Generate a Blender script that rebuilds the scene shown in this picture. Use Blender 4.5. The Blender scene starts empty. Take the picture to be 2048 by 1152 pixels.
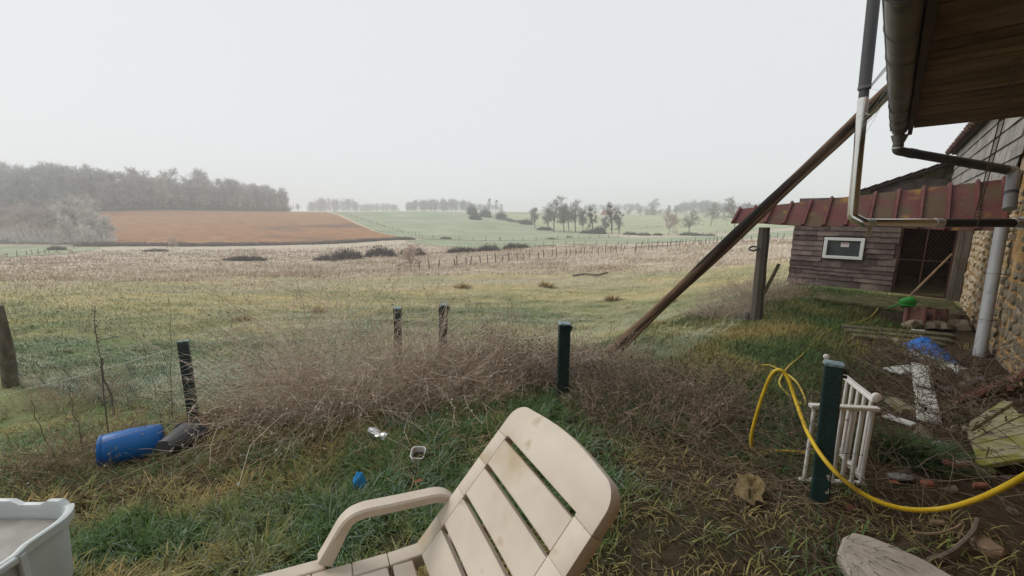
import bpy, bmesh, math, random
import numpy as np
from mathutils import Vector, Matrix

# ------------------------------------------------------------------ camera, sky, sun, exposure
scn = bpy.context.scene
COL = scn.collection
PITCH = math.radians(10.34)
EYE = 1.5
cam_data = bpy.data.cameras.new('camera')
cam_data.sensor_width = 36.0
cam_data.lens = 36.0 * 800.0 / 2048.0
cam_data.clip_start = 0.05
cam_data.clip_end = 6000
cam = bpy.data.objects.new('camera', cam_data)
cam.location = (0, 0, EYE)
cam.rotation_euler = (math.radians(90) - PITCH, 0, 0)
COL.objects.link(cam)
scn.camera = cam

SUN_EL, SUN_AZ = 42.0, -70.0          # azimuth from +Y, negative to the left
world = bpy.data.worlds.new('World')
scn.world = world
world.use_nodes = True
wn = world.node_tree
wn.nodes.clear()
w_out = wn.nodes.new('ShaderNodeOutputWorld')
w_bg = wn.nodes.new('ShaderNodeBackground')
w_sky = wn.nodes.new('ShaderNodeTexSky')
w_sky.sky_type = 'NISHITA'
w_sky.sun_disc = False
w_sky.sun_elevation = math.radians(SUN_EL)
w_sky.sun_rotation = math.radians(SUN_AZ)
w_sky.air_density = 1.2
w_sky.dust_density = 2.0
w_mix = wn.nodes.new('ShaderNodeMix')
w_mix.data_type = 'RGBA'
w_mix.inputs[0].default_value = 0.94      # thick winter overcast hides most of the clear sky
w_mix.inputs[7].default_value = (7.20, 7.42, 7.50, 1)
wn.links.new(w_sky.outputs[0], w_mix.inputs[6])
wn.links.new(w_mix.outputs[2], w_bg.inputs[0])
w_bg.inputs[1].default_value = 0.10
wn.links.new(w_bg.outputs[0], w_out.inputs[0])

sun_data = bpy.data.lights.new('sun', 'SUN')
sun_data.energy = 1.35
sun_data.angle = math.radians(24)
sun_data.color = (1.0, 0.96, 0.9)
sun = bpy.data.objects.new('sun', sun_data)
COL.objects.link(sun)
_e, _a = math.radians(SUN_EL), math.radians(SUN_AZ)
_dir = Vector((math.sin(_a) * math.cos(_e), math.cos(_a) * math.cos(_e), math.sin(_e)))
sun.rotation_euler = _dir.to_track_quat('Z', 'Y').to_euler()

vs = scn.view_settings
vs.view_transform = 'Standard'
vs.look = 'None'
vs.gamma = 1.0
vs.exposure = 0.20
vs.use_curve_mapping = False
scn.render.engine = 'CYCLES'
scn.cycles.use_denoising = True
scn.cycles.max_bounces = 6
scn.cycles.diffuse_bounces = 3
scn.cycles.transparent_max_bounces = 12
scn.cycles.volume_bounces = 2
scn.cycles.use_adaptive_sampling = True
scn.cycles.adaptive_threshold = 0.01

# ------------------------------------------------------------------ maths helpers
rng = np.random.default_rng(7)
random.seed(7)
F = 800.0
CP, SP = math.cos(PITCH), math.sin(PITCH)
AZ = math.radians(43.3)                      # direction of the farmhouse wall
DX = np.array([math.sin(AZ), math.cos(AZ)])
NX = np.array([math.cos(AZ), -math.sin(AZ)])


def ray(px, py):
    x = (px - 1024) / F
    y = (576 - py) / F
    return np.array([x, CP + y * SP, -SP + y * CP])


def aty(px, py, Y):
    d = ray(px, py)
    return np.array([0, 0, EYE]) + d * (Y / d[1])


def atz(px, py, z):
    d = ray(px, py)
    return np.array([0, 0, EYE]) + d * ((z - EYE) / d[2])


def W(a, p, z):                              # house frame: along the wall, out to the right, up
    q = a * DX + p * NX
    return np.array([q[0], q[1], z])


def onp(px, py, p):
    d = ray(px, py)
    return np.array([0, 0, EYE]) + d * (p / (d[:2] @ NX))


def ona(px, py, a):
    d = ray(px, py)
    return np.array([0, 0, EYE]) + d * (a / (d[:2] @ DX))


def _hash(ix, iy, seed):
    n = (ix.astype(np.int64) * 374761393 + iy.astype(np.int64) * 668265263 + seed * 1442695041) & 0x7fffffff
    n = ((n ^ (n >> 13)) * 1274126177) & 0x7fffffff
    return ((n ^ (n >> 16)) & 0xffff) / 65535.0


def vnoise(x, y, seed=0):
    x = np.asarray(x, float)
    y = np.asarray(y, float)
    ix, iy = np.floor(x), np.floor(y)
    fx, fy = x - ix, y - iy
    fx = fx * fx * (3 - 2 * fx)
    fy = fy * fy * (3 - 2 * fy)
    a = _hash(ix, iy, seed)
    b = _hash(ix + 1, iy, seed)
    c = _hash(ix, iy + 1, seed)
    d = _hash(ix + 1, iy + 1, seed)
    return (a * (1 - fx) + b * fx) * (1 - fy) + (c * (1 - fx) + d * fx) * fy


def fbm(x, y, seed=0, octv=3):
    s, amp, tot = 0.0, 1.0, 0.0
    for o in range(octv):
        s = s + amp * vnoise(x * 2 ** o, y * 2 ** o, seed + o * 17)
        tot += amp
        amp *= 0.5
    return s / tot


def sstep(a, b, x):
    t = np.clip((x - a) / (b - a), 0, 1)
    return t * t * (3 - 2 * t)


# ------------------------------------------------------------------ lie of the land
_cp = [(0, 0, 0), (0, 1.5, 0), (-1.5, 1.2, -.03), (1.5, 1.2, 0), (3, 2.2, .02), (-3, 1, -.25), (-2.3, 2.8, -.38),
       (-3.3, 2.9, -.52), (0.43, 3.3, -.11), (1.6, 2.0, 0), (-.75, 4.2, -.28), (-1.35, 4.6, -.42), (-3.1, 3.8, -.54),
       (-6.9, 5.4, -.95), (1.25, 5.1, -.35), (0, 8, -1.05), (0, -6, .1), (10, -6, .2), (-10, -6, -.6),
       (-14, 2, -1.6), (30, 2, .5), (-60, 5, -4.5), (80, 20, 1.5)]
for a, p, z in ((7.55, -1.48, -.26), (10.6, -1.5, -.06), (10.6, 1, -.02), (5.4, 1, -.03), (7.7, .9, -.10), (2, 1, .02),
                (16, 0, .1), (5.0, -1.0, -.12), (14, -3, -.9), (8.5, -3.5, -.75)):
    q = W(a, p, z)
    _cp.append((q[0], q[1], z))
for px, py, Y in (
        (1000, 600, 20), (1400, 600, 15), (1400, 560, 26), (1480, 483, 78), (1530, 500, 55), (100, 600, 20), (100, 545, 45),
        (100, 508, 85), (0, 640, 12), (500, 600, 20), (500, 545, 45), (840, 540, 45), (1000, 525, 52), (1200, 507, 62), (700, 640, 11),
        (1300, 650, 10), (1000, 498, 95), (700, 490, 115), (900, 482, 128), (900, 468, 165), (900, 442, 235), (900, 424, 345),
        (1100, 492, 90), (1250, 487, 105), (1250, 470, 172), (1350, 470, 190), (1350, 442, 300), (1350, 427, 450), (1230, 436, 390),
        (1050, 441, 300), (1050, 428, 420), (1500, 460, 190), (1500, 428, 420), (1700, 440, 200), (1900, 430, 300),
        (100, 492, 100), (200, 490, 102), (400, 491, 108), (640, 487, 119), (790, 477, 130), (210, 425, 190), (400, 423, 225),
        (640, 424.5, 290), (400, 457, 150), (620, 450, 185), (0, 484, 105), (100, 440, 170), (0, 425, 190), (100, 420, 260), (-300, 425, 190),
        (-300, 500, 90), (0, 421, 320), (400, 422, 330), (700, 423.6, 420),
        (-300, 422, 700), (300, 423, 700), (800, 424, 700), (1200, 424, 800), (1600, 424, 700), (2300, 424, 600),
        (-300, 433, 1400), (300, 433, 1400), (800, 433, 1400), (1200, 433, 1400), (1600, 433, 1400)):
    _cp.append(tuple(aty(px, py, Y)))
_cp = np.array(_cp)


def _uv(x, y):
    r = np.hypot(x, y)
    th = np.clip(np.arctan2(x, y), -1.4, 1.4)
    th = th * np.clip(r / 1.5, 0, 1)
    return th * 1.4, np.log(r + 3.0)


def _tps(dx, dy):
    d2 = dx * dx + dy * dy
    return d2 * np.log(d2 + 1e-9)


_cu, _cv = _uv(_cp[:, 0], _cp[:, 1])
_NCP = len(_cp)
_A = np.zeros((_NCP + 3, _NCP + 3))
_A[:_NCP, :_NCP] = _tps(_cu[:, None] - _cu[None], _cv[:, None] - _cv[None]) + np.eye(_NCP) * 0.004
_A[:_NCP, _NCP] = 1
_A[:_NCP, _NCP + 1] = _cu
_A[:_NCP, _NCP + 2] = _cv
_A[_NCP:, :_NCP] = _A[:_NCP, _NCP:].T
_rng = np.hypot(_cp[:, 0], _cp[:, 1]) + 3.0
# interpolate the slope seen from the eye (z - EYE) / range, so that far and near points weigh alike
_sol = np.linalg.solve(_A, np.concatenate([(_cp[:, 2] - EYE) / _rng, np.zeros(3)]))


def h(x, y):
    x = np.atleast_1d(np.asarray(x, float))
    y = np.atleast_1d(np.asarray(y, float))
    u, v = _uv(x, y)
    out = np.empty(len(x))
    for i in range(0, len(x), 20000):
        s = slice(i, i + 20000)
        k = _tps(u[s, None] - _cu[None], v[s, None] - _cv[None])
        out[s] = k @ _sol[:_NCP] + _sol[_NCP] + _sol[_NCP + 1] * u[s] + _sol[_NCP + 2] * v[s]
    r = np.hypot(x, y)
    z = EYE + out * (r + 3.0)
    al = x * DX[0] + y * DX[1]
    pe = x * NX[0] + y * NX[1]
    yard = sstep(-3.0, -1.2, pe)
    amp = sstep(5.0, 10.0, r) * (1 - sstep(90, 140, r)) * (1 - yard)
    z = z + amp * (0.34 * (fbm(x / 1.5, y / 0.8, 3) - 0.5) + 0.35 * (fbm(x / 7.0, y / 6.0, 9) - 0.5))
    z = z + 0.05 * (fbm(x / 0.5, y / 0.5, 21) - 0.5) * (1 - sstep(5, 10, r))
    return z


def hz(x, y):
    return float(h(x, y)[0])


_T = np.exp(np.linspace(math.log(0.5), math.log(1500), 900))


def G(px, py):                               # where the line of sight meets the ground
    d = ray(px, py)
    P = np.array([0, 0, EYE])[None] + d[None] * _T[:, None]
    g = P[:, 2] - h(P[:, 0], P[:, 1])
    i = int(np.argmax(g < 0))
    if g[i] >= 0:
        i = len(_T) - 1
    if i == 0:
        return P[0]
    t = _T[i - 1] + (_T[i] - _T[i - 1]) * g[i - 1] / (g[i - 1] - g[i])
    q = np.array([0, 0, EYE]) + d * t
    q[2] = hz(q[0], q[1])
    return q


# ------------------------------------------------------------------ materials
def _new_mat(name):
    m = bpy.data.materials.new(name)
    m.use_nodes = True
    nt = m.node_tree
    b = nt.nodes['Principled BSDF']
    return m, nt, b


def nmat(name, cols, scale=5.0, rough=0.8, bump=0.3, bscale=40.0, metal=0.0, stretch=(1, 1, 1), rand=0.0, world=False,
         spots=None, dist=0.02, detail=6, spec=0.3, trans=0.0):
    """cols: list of (stop, (r,g,b)); spots: (scale, threshold, colour) worn or lichened patches"""
    m, nt, b = _new_mat(name)
    N, L = nt.nodes, nt.links
    if world:
        g = N.new('ShaderNodeNewGeometry')
        src = g.outputs['Position']
    else:
        g = N.new('ShaderNodeTexCoord')
        src = g.outputs['Object']
    mp = N.new('ShaderNodeMapping')
    mp.inputs['Scale'].default_value = stretch
    L.new(src, mp.inputs[0])
    oi = N.new('ShaderNodeObjectInfo')
    if not world:
        off = N.new('ShaderNodeVectorMath')
        off.operation = 'SCALE'
        cx = N.new('ShaderNodeCombineXYZ')
        L.new(oi.outputs['Random'], cx.inputs[0])
        L.new(oi.outputs['Random'], cx.inputs[1])
        L.new(cx.outputs[0], off.inputs[0])
        off.inputs['Scale'].default_value = 37.0
        L.new(off.outputs[0], mp.inputs['Location'])
    n1 = N.new('ShaderNodeTexNoise')
    n1.inputs['Scale'].default_value = scale
    n1.inputs['Detail'].default_value = detail
    n1.inputs['Roughness'].default_value = 0.6
    L.new(mp.outputs[0], n1.inputs['Vector'])
    cr = N.new('ShaderNodeValToRGB')
    el = cr.color_ramp.elements
    el[0].position, el[0].color = cols[0][0], (*cols[0][1], 1)
    el[1].position, el[1].color = cols[-1][0], (*cols[-1][1], 1)
    for s, c in cols[1:-1]:
        e = el.new(s)
        e.color = (*c, 1)
    L.new(n1.outputs['Fac'], cr.inputs[0])
    colour = cr.outputs[0]
    if rand > 0:
        hs = N.new('ShaderNodeHueSaturation')
        mr = N.new('ShaderNodeMapRange')
        mr.inputs[3].default_value = 1 - rand
        mr.inputs[4].default_value = 1 + rand
        L.new(oi.outputs['Random'], mr.inputs[0])
        L.new(mr.outputs[0], hs.inputs['Value'])
        L.new(colour, hs.inputs['Color'])
        colour = hs.outputs[0]
    for sp in (spots or []):
        n2 = N.new('ShaderNodeTexNoise')
        n2.inputs['Scale'].default_value = sp[0]
        n2.inputs['Detail'].default_value = 5
        L.new(mp.outputs[0], n2.inputs['Vector'])
        r2 = N.new('ShaderNodeMapRange')
        r2.inputs[1].default_value = sp[1]
        r2.inputs[2].default_value = sp[1] + (sp[3] if len(sp) > 3 else 0.04)
        L.new(n2.outputs['Fac'], r2.inputs[0])
        mx = N.new('ShaderNodeMix')
        mx.data_type = 'RGBA'
        mx.inputs[7].default_value = (*sp[2], 1)
        L.new(r2.outputs[0], mx.inputs[0])
        L.new(colour, mx.inputs[6])
        colour = mx.outputs[2]
    L.new(colour, b.inputs['Base Color'])
    b.inputs['Roughness'].default_value = rough
    b.inputs['Metallic'].default_value = metal
    b.inputs['Specular IOR Level'].default_value = spec
    if trans:
        b.inputs['Transmission Weight'].default_value = trans
    if bump > 0:
        n3 = N.new('ShaderNodeTexNoise')
        n3.inputs['Scale'].default_value = bscale
        n3.inputs['Detail'].default_value = 8
        L.new(mp.outputs[0], n3.inputs['Vector'])
        bp = N.new('ShaderNodeBump')
        bp.inputs['Strength'].default_value = bump
        bp.inputs['Distance'].default_value = dist
        L.new(n3.outputs['Fac'], bp.inputs['Height'])
        L.new(bp.outputs[0], b.inputs['Normal'])
    return m


def attr_mat(name, rough=0.85, spec=0.15, rand=0.12):
    m, nt, b = _new_mat(name)
    N, L = nt.nodes, nt.links
    at = N.new('ShaderNodeAttribute')
    at.attribute_name = 'col'
    hs = N.new('ShaderNodeHueSaturation')
    oi = N.new('ShaderNodeObjectInfo')
    mr = N.new('ShaderNodeMapRange')
    mr.inputs[3].default_value = 1 - rand
    mr.inputs[4].default_value = 1 + rand
    L.new(oi.outputs['Random'], mr.inputs[0])
    L.new(mr.outputs[0], hs.inputs['Value'])
    L.new(at.outputs['Color'], hs.inputs['Color'])
    L.new(hs.outputs[0], b.inputs['Base Color'])
    b.inputs['Roughness'].default_value = rough
    b.inputs['Specular IOR Level'].default_value = spec
    return m


MAT = {}
MAT['plant'] = attr_mat('plant_fibre')
MAT['twig'] = attr_mat('frosted_twig', 0.9, 0.1)


# ------------------------------------------------------------------ object helpers
def props(o, label=None, cat=None, group=None, kind=None):
    if label:
        o['label'] = label
    if cat:
        o['category'] = cat
    if group:
        o['group'] = group
    if kind:
        o['kind'] = kind
    return o


def empty(name, loc, label=None, cat=None, group=None, rot=(0, 0, 0)):
    o = bpy.data.objects.new(name, None)
    o.empty_display_size = 0.1
    o.location = tuple(float(c) for c in loc)
    o.rotation_euler = rot
    COL.objects.link(o)
    return props(o, label, cat, group)


def link_mesh(name, me, mat=None, parent=None):
    o = bpy.data.objects.new(name, me)
    COL.objects.link(o)
    if mat is not None:
        me.materials.append(MAT[mat] if isinstance(mat, str) else mat)
    if parent is not None:
        o.parent = parent
    return o


def fast_mesh(name, V, tris=None, quads=None, col=None, smooth=False):
    me = bpy.data.meshes.new(name)
    V = np.asarray(V, np.float32)
    nt_ = 0 if tris is None else len(tris)
    nq = 0 if quads is None else len(quads)
    me.vertices.add(len(V))
    me.vertices.foreach_set('co', V.ravel())
    idx = []
    if nt_:
        idx.append(np.asarray(tris, np.int32).ravel())
    if nq:
        idx.append(np.asarray(quads, np.int32).ravel())
    idx = np.concatenate(idx)
    me.loops.add(len(idx))
    me.loops.foreach_set('vertex_index', idx)
    st = np.concatenate([np.arange(nt_) * 3, nt_ * 3 + np.arange(nq) * 4]).astype(np.int32)
    me.polygons.add(nt_ + nq)
    me.polygons.foreach_set('loop_start', st)
    if smooth:
        me.polygons.foreach_set('use_smooth', np.ones(nt_ + nq, bool))
    me.update(calc_edges=True)
    if col is not None:
        ca = me.color_attributes.new('col', 'FLOAT_COLOR', 'POINT')
        c4 = np.ones((len(V), 4), np.float32)
        c4[:, :3] = col
        ca.data.foreach_set('color', c4.ravel())
    return me


def basis(d):
    d = np.asarray(d, float)
    d = d / (np.linalg.norm(d) + 1e-12)
    u = np.array([0, 0, 1.0]) if abs(d[2]) < 0.9 else np.array([1.0, 0, 0])
    s = np.cross(d, u)
    s /= np.linalg.norm(s)
    return d, s, np.cross(s, d)


class MB:
    """collects shapes in world (or thing-local) coordinates; build() links them as ONE mesh object"""

    def __init__(self):
        self.v, self.f = [], []

    def add(self, V, Fc):
        k = len(self.v)
        self.v += [tuple(float(c) for c in p) for p in V]
        self.f += [tuple(i + k for i in f) for f in Fc]
        return self

    def box(self, c, ex, ey, ez):
        """centre and three half-axis vectors"""
        c, ex, ey, ez = (np.asarray(q, float) for q in (c, ex, ey, ez))
        V = [c + sx * ex + sy * ey + sz * ez for sz in (-1, 1) for sy in (-1, 1) for sx in (-1, 1)]
        if np.dot(np.cross(ex, ey), ez) > 0:
            return self.add(V, [(0, 2, 3, 1), (4, 5, 7, 6), (0, 1, 5, 4), (2, 6, 7, 3), (0, 4, 6, 2), (1, 3, 7, 5)])
        return self.add(V, [(1, 3, 2, 0), (6, 7, 5, 4), (4, 5, 1, 0), (3, 7, 6, 2), (2, 6, 4, 0), (5, 7, 3, 1)])

    def bar(self, p0, p1, w, t, up=(0, 0, 1)):
        p0, p1 = np.asarray(p0, float), np.asarray(p1, float)
        d = p1 - p0
        L_ = np.linalg.norm(d)
        d = d / L_
        s = np.cross(d, np.asarray(up, float))
        s /= np.linalg.norm(s)
        n = np.cross(s, d)
        return self.box((p0 + p1) / 2, d * L_ / 2, s * w / 2, n * t / 2)

    def tube(self, pts, rad, n=8, cap=True, squash=1.0):
        pts = [np.asarray(p, float) for p in pts]
        m = len(pts)
        rad = [rad] * m if np.isscalar(rad) else list(rad)
        V = []
        ps = None
        for i in range(m):
            d = pts[min(i + 1, m - 1)] - pts[max(i - 1, 0)]
            d /= np.linalg.norm(d) + 1e-12
            if ps is None:
                _, s, u = basis(d)
            else:
                s = ps - d * (ps @ d)
                s /= np.linalg.norm(s) + 1e-12
                u = np.cross(s, d)
            ps = s
            for k in range(n):
                an = 2 * math.pi * k / n
                V.append(pts[i] + rad[i] * (s * math.cos(an) + u * squash * math.sin(an)))
        Fc = []
        for i in range(m - 1):
            for k in range(n):
                a, b = i * n + k, i * n + (k + 1) % n
                Fc.append((a, a + n, b + n, b))
        if cap:
            Fc.append(tuple(range(n)))
            Fc.append(tuple(reversed(range((m - 1) * n, m * n))))
        return self.add(V, Fc)

    def lathe(self, c, axis, prof, n=24, ell=1.0):
        """prof: (distance along axis, radius)"""
        d, s, u = basis(axis)
        c = np.asarray(c, float)
        V, Fc = [], []
        m = len(prof)
        for (t, r) in prof:
            for k in range(n):
                an = 2 * math.pi * k / n
                V.append(c + d * t + r * (s * math.cos(an) + u * ell * math.sin(an)))
        for i in range(m - 1):
            for k in range(n):
                a, b = i * n + k, i * n + (k + 1) % n
                Fc.append((a, b, b + n, a + n))
        Fc.append(tuple(reversed(range(n))))
        Fc.append(tuple(range((m - 1) * n, m * n)))
        return self.add(V, Fc)

    def plate(self, poly, nrm, th):
        """polygon of 3D points extruded by th along -nrm"""
        poly = [np.asarray(p, float) for p in poly]
        nrm = np.asarray(nrm, float)
        nrm = nrm / np.linalg.norm(nrm)
        n = len(poly)
        V = poly + [p - nrm * th for p in poly]
        Fc = [tuple(range(n)), tuple(reversed(range(n, 2 * n)))]
        for i in range(n):
            j = (i + 1) % n
            Fc.append((i, i + n, j + n, j))
        return self.add(V, Fc)

    def mesh(self, name, origin=(0, 0, 0), bevel=0.0, smooth=False, seg=1):
        o = np.asarray(origin, float)
        me = bpy.data.meshes.new(name)
        me.from_pydata([tuple(np.asarray(p) - o) for p in self.v], [], self.f)
        bm = bmesh.new()
        bm.from_mesh(me)
        bmesh.ops.recalc_face_normals(bm, faces=bm.faces)
        if bevel > 0:
            ed = [e for e in bm.edges if len(e.link_faces) == 2 and e.calc_face_angle(0) > 0.5]
            bmesh.ops.bevel(bm, geom=ed, offset=bevel, segments=seg, affect='EDGES', profile=0.5, clamp_overlap=True)
        bm.to_mesh(me)
        bm.free()
        if smooth:
            me.polygons.foreach_set('use_smooth', np.ones(len(me.polygons), bool))
            me.set_sharp_from_angle(angle=math.radians(40))
        return me

    def build(self, name, mat, parent=None, bevel=0.0, smooth=False, seg=1, label=None, cat=None, group=None, kind=None):
        org = (0, 0, 0)
        q = parent
        loc = np.zeros(3)
        while q is not None:
            loc = loc + np.array(q.location)
            q = q.parent
        me = self.mesh(name, loc, bevel, smooth, seg)
        o = link_mesh(name, me, mat, parent)
        return props(o, label, cat, group, kind)


def rebase(o):
    """put a single-mesh thing's origin at its base"""
    me = o.data
    n = len(me.vertices)
    co = np.empty(n * 3, np.float32)
    me.vertices.foreach_get('co', co)
    co = co.reshape(-1, 3)
    c = np.array([co[:, 0].mean(), co[:, 1].mean(), co[:, 2].min()], np.float32)
    me.vertices.foreach_set('co', (co - c).ravel())
    me.update()
    o.location = tuple(float(x) for x in c)
    return o


# ------------------------------------------------------------------ plants as many small faces
def blades_mesh(name, P, head, length, width, lean, col0, col1, seg=3):
    """tapered bent blades. P (n,3) roots; head = heading angle; lean = tip bend 0 upright .. 1 lying"""
    n = len(P)
    V, C = [], []
    dirx, diry = np.cos(head), np.sin(head)
    for k in range(seg + 1):
        t = k / seg
        ang = lean * (0.35 + 0.9 * t) * math.pi / 2
        if k == 0:
            cx = np.zeros(n)
            cz = np.zeros(n)
        else:
            cx = cx + np.sin(ang) * length / seg
            cz = cz + np.cos(ang) * length / seg
        c = np.stack([P[:, 0] + dirx * cx, P[:, 1] + diry * cx, P[:, 2] + cz], 1)
        wd = width * (1 - t ** 1.5) * 0.5
        side = np.stack([-diry * wd, dirx * wd, np.zeros(n)], 1)
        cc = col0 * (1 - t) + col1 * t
        if k < seg:
            V += [c - side, c + side]
            C += [cc, cc]
        else:
            V += [c]
            C += [cc]
    nv = len(V)
    V = np.stack(V, 1).reshape(-1, 3)
    C = np.stack(C, 1).reshape(-1, 3)
    base = (np.arange(n) * nv)[:, None]
    quads = np.concatenate([base + np.array([[2 * k, 2 * k + 1, 2 * k + 3, 2 * k + 2]]) for k in range(seg - 1)]) if seg > 1 else None
    tris = base + np.array([[2 * seg - 2, 2 * seg - 1, 2 * seg]])
    return fast_mesh(name, V, tris, quads, C)


def strands_mesh(name, PL, R, C, sides=3):
    """PL (n,k,3) polylines, R (n,k) radii, C (n,k,3) colours"""
    n, k, _ = PL.shape
    T = np.empty_like(PL)
    T[:, 1:-1] = PL[:, 2:] - PL[:, :-2]
    T[:, 0] = PL[:, 1] - PL[:, 0]
    T[:, -1] = PL[:, -1] - PL[:, -2]
    T /= np.linalg.norm(T, axis=2, keepdims=True) + 1e-9
    up = np.tile(np.array([0.31, 0.22, 0.92]), (n, k, 1))
    S = np.cross(T, up)
    S /= np.linalg.norm(S, axis=2, keepdims=True) + 1e-9
    U = np.cross(S, T)
    if sides == 2:
        ph = rng.random((n, 1, 1)) * math.pi
        A = S * np.cos(ph) + U * np.sin(ph)
        V = np.stack([PL - A * R[..., None], PL + A * R[..., None]], 2)
        ring = 2
    else:
        V = np.stack([PL + R[..., None] * (S * math.cos(2 * math.pi * j / sides) + U * math.sin(2 * math.pi * j / sides)) for j in range(sides)], 2)
        ring = sides
    V = V.reshape(-1, 3)
    CC = np.repeat(C[:, :, None, :], ring, 2).reshape(-1, 3)
    base = (np.arange(n) * k * ring)[:, None, None] + (np.arange(k - 1) * ring)[None, :, None]
    if sides == 2:
        q = base + np.array([0, 1, 3, 2])[None, None]
        q = q.reshape(-1, 4)
    else:
        q = np.concatenate([(base + np.array([j, (j + 1) % ring, (j + 1) % ring + ring, j + ring])[None, None]).reshape(-1, 4) for j in range(ring)])
    return fast_mesh(name, V, None, q, CC)


def strand_paths(P, D, length, k, wob, grav):
    """random-walk polylines from roots P with start directions D"""
    n = len(P)
    PL = np.empty((n, k, 3))
    PL[:, 0] = P
    d = D / (np.linalg.norm(D, axis=1, keepdims=True) + 1e-9)
    st = np.asarray(length)[:, None] / (k - 1)
    for i in range(1, k):
        d = d + rng.normal(0, wob, (n, 3))
        d[:, 2] -= grav
        d /= np.linalg.norm(d, axis=1, keepdims=True) + 1e-9
        PL[:, i] = PL[:, i - 1] + d * st
    return PL


def lerp3(a, b, t):
    t = np.asarray(t)[:, None]
    return np.array(a)[None] * (1 - t) + np.array(b)[None] * t

# ================================================================== THE SETTING
def lin(c):
    return tuple(c)


def pasture_mix(x, y):
    """0 green .. 1 straw, and 0 .. 1 for the bleached valley grass"""
    Y = np.maximum(y, 0.0)
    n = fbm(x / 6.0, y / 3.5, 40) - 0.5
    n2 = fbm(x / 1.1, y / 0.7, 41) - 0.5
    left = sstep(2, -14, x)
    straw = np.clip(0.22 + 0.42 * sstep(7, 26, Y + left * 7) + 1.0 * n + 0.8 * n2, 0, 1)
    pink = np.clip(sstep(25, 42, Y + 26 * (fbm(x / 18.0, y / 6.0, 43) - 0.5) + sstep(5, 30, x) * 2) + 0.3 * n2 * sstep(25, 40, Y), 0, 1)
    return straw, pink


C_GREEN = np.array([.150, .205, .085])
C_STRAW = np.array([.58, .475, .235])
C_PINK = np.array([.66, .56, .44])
C_EARTH = np.array([.055, .040, .024])
C_FROST = np.array([.60, .65, .66])


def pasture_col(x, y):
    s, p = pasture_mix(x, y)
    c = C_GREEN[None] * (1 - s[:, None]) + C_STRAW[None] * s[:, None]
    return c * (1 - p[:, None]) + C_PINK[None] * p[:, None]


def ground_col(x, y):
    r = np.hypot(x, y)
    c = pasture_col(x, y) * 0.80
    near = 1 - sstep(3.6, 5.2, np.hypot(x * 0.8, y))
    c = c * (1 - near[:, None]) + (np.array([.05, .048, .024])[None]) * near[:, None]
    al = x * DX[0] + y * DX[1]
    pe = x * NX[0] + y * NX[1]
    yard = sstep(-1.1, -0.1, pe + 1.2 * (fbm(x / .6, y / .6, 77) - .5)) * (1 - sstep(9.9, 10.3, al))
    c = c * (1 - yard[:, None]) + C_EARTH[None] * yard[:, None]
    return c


# the ground: one polar sheet round the viewpoint out to the horizon
_th = np.concatenate([np.radians(np.arange(-180, -62, 6.0)), np.radians(np.arange(-62, 62.01, 0.36)), np.radians(np.arange(66, 180, 6.0))])
_rr = np.concatenate([[0.02], np.exp(np.linspace(math.log(0.35), math.log(1350), 285))])
_TH, _RR = np.meshgrid(_th, _rr)
gx, gy = (_RR * np.sin(_TH)).ravel(), (_RR * np.cos(_TH)).ravel()
gz = h(gx, gy)
nt_, nr_ = len(_th), len(_rr)
_i = np.arange(nr_ - 1)[:, None] * nt_
_j = np.arange(nt_)[None]
_q = np.stack([_i + _j, _i + (_j + 1) % nt_, _i + nt_ + (_j + 1) % nt_, _i + nt_ + _j], 2).reshape(-1, 4)


def ground_mat():
    m, nt, b = _new_mat('soil_and_turf')
    N, L = nt.nodes, nt.links
    at = N.new('ShaderNodeAttribute')
    at.attribute_name = 'col'
    g = N.new('ShaderNodeNewGeometry')
    n1 = N.new('ShaderNodeTexNoise')
    n1.inputs['Scale'].default_value = 2.5
    n1.inputs['Detail'].default_value = 8
    L.new(g.outputs['Position'], n1.inputs['Vector'])
    mr = N.new('ShaderNodeMapRange')
    mr.inputs[3].default_value = 0.55
    mr.inputs[4].default_value = 1.45
    L.new(n1.outputs['Fac'], mr.inputs[0])
    hs = N.new('ShaderNodeHueSaturation')
    L.new(mr.outputs[0], hs.inputs['Value'])
    L.new(at.outputs['Color'], hs.inputs['Color'])
    L.new(hs.outputs[0], b.inputs['Base Color'])
    b.inputs['Roughness'].default_value = 0.95
    b.inputs['Specular IOR Level'].default_value = 0.1
    n3 = N.new('ShaderNodeTexNoise')
    n3.inputs['Scale'].default_value = 14
    n3.inputs['Detail'].default_value = 8
    L.new(g.outputs['Position'], n3.inputs['Vector'])
    bp = N.new('ShaderNodeBump')
    bp.inputs['Strength'].default_value = 0.8
    bp.inputs['Distance'].default_value = 0.06
    L.new(n3.outputs['Fac'], bp.inputs['Height'])
    L.new(bp.outputs[0], b.inputs['Normal'])
    return m


MAT['ground'] = ground_mat()
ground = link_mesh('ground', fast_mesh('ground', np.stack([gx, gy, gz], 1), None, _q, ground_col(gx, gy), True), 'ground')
props(ground, 'rough frosted pasture and bare yard earth sloping down to the valley', 'ground', kind='structure')

KX = 1.0 / (F * 1.0165)                      # plan x per pixel and metre of depth, near the horizon


def XY(px, Y):
    return (px - 1024) * KX * Y, Y


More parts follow.
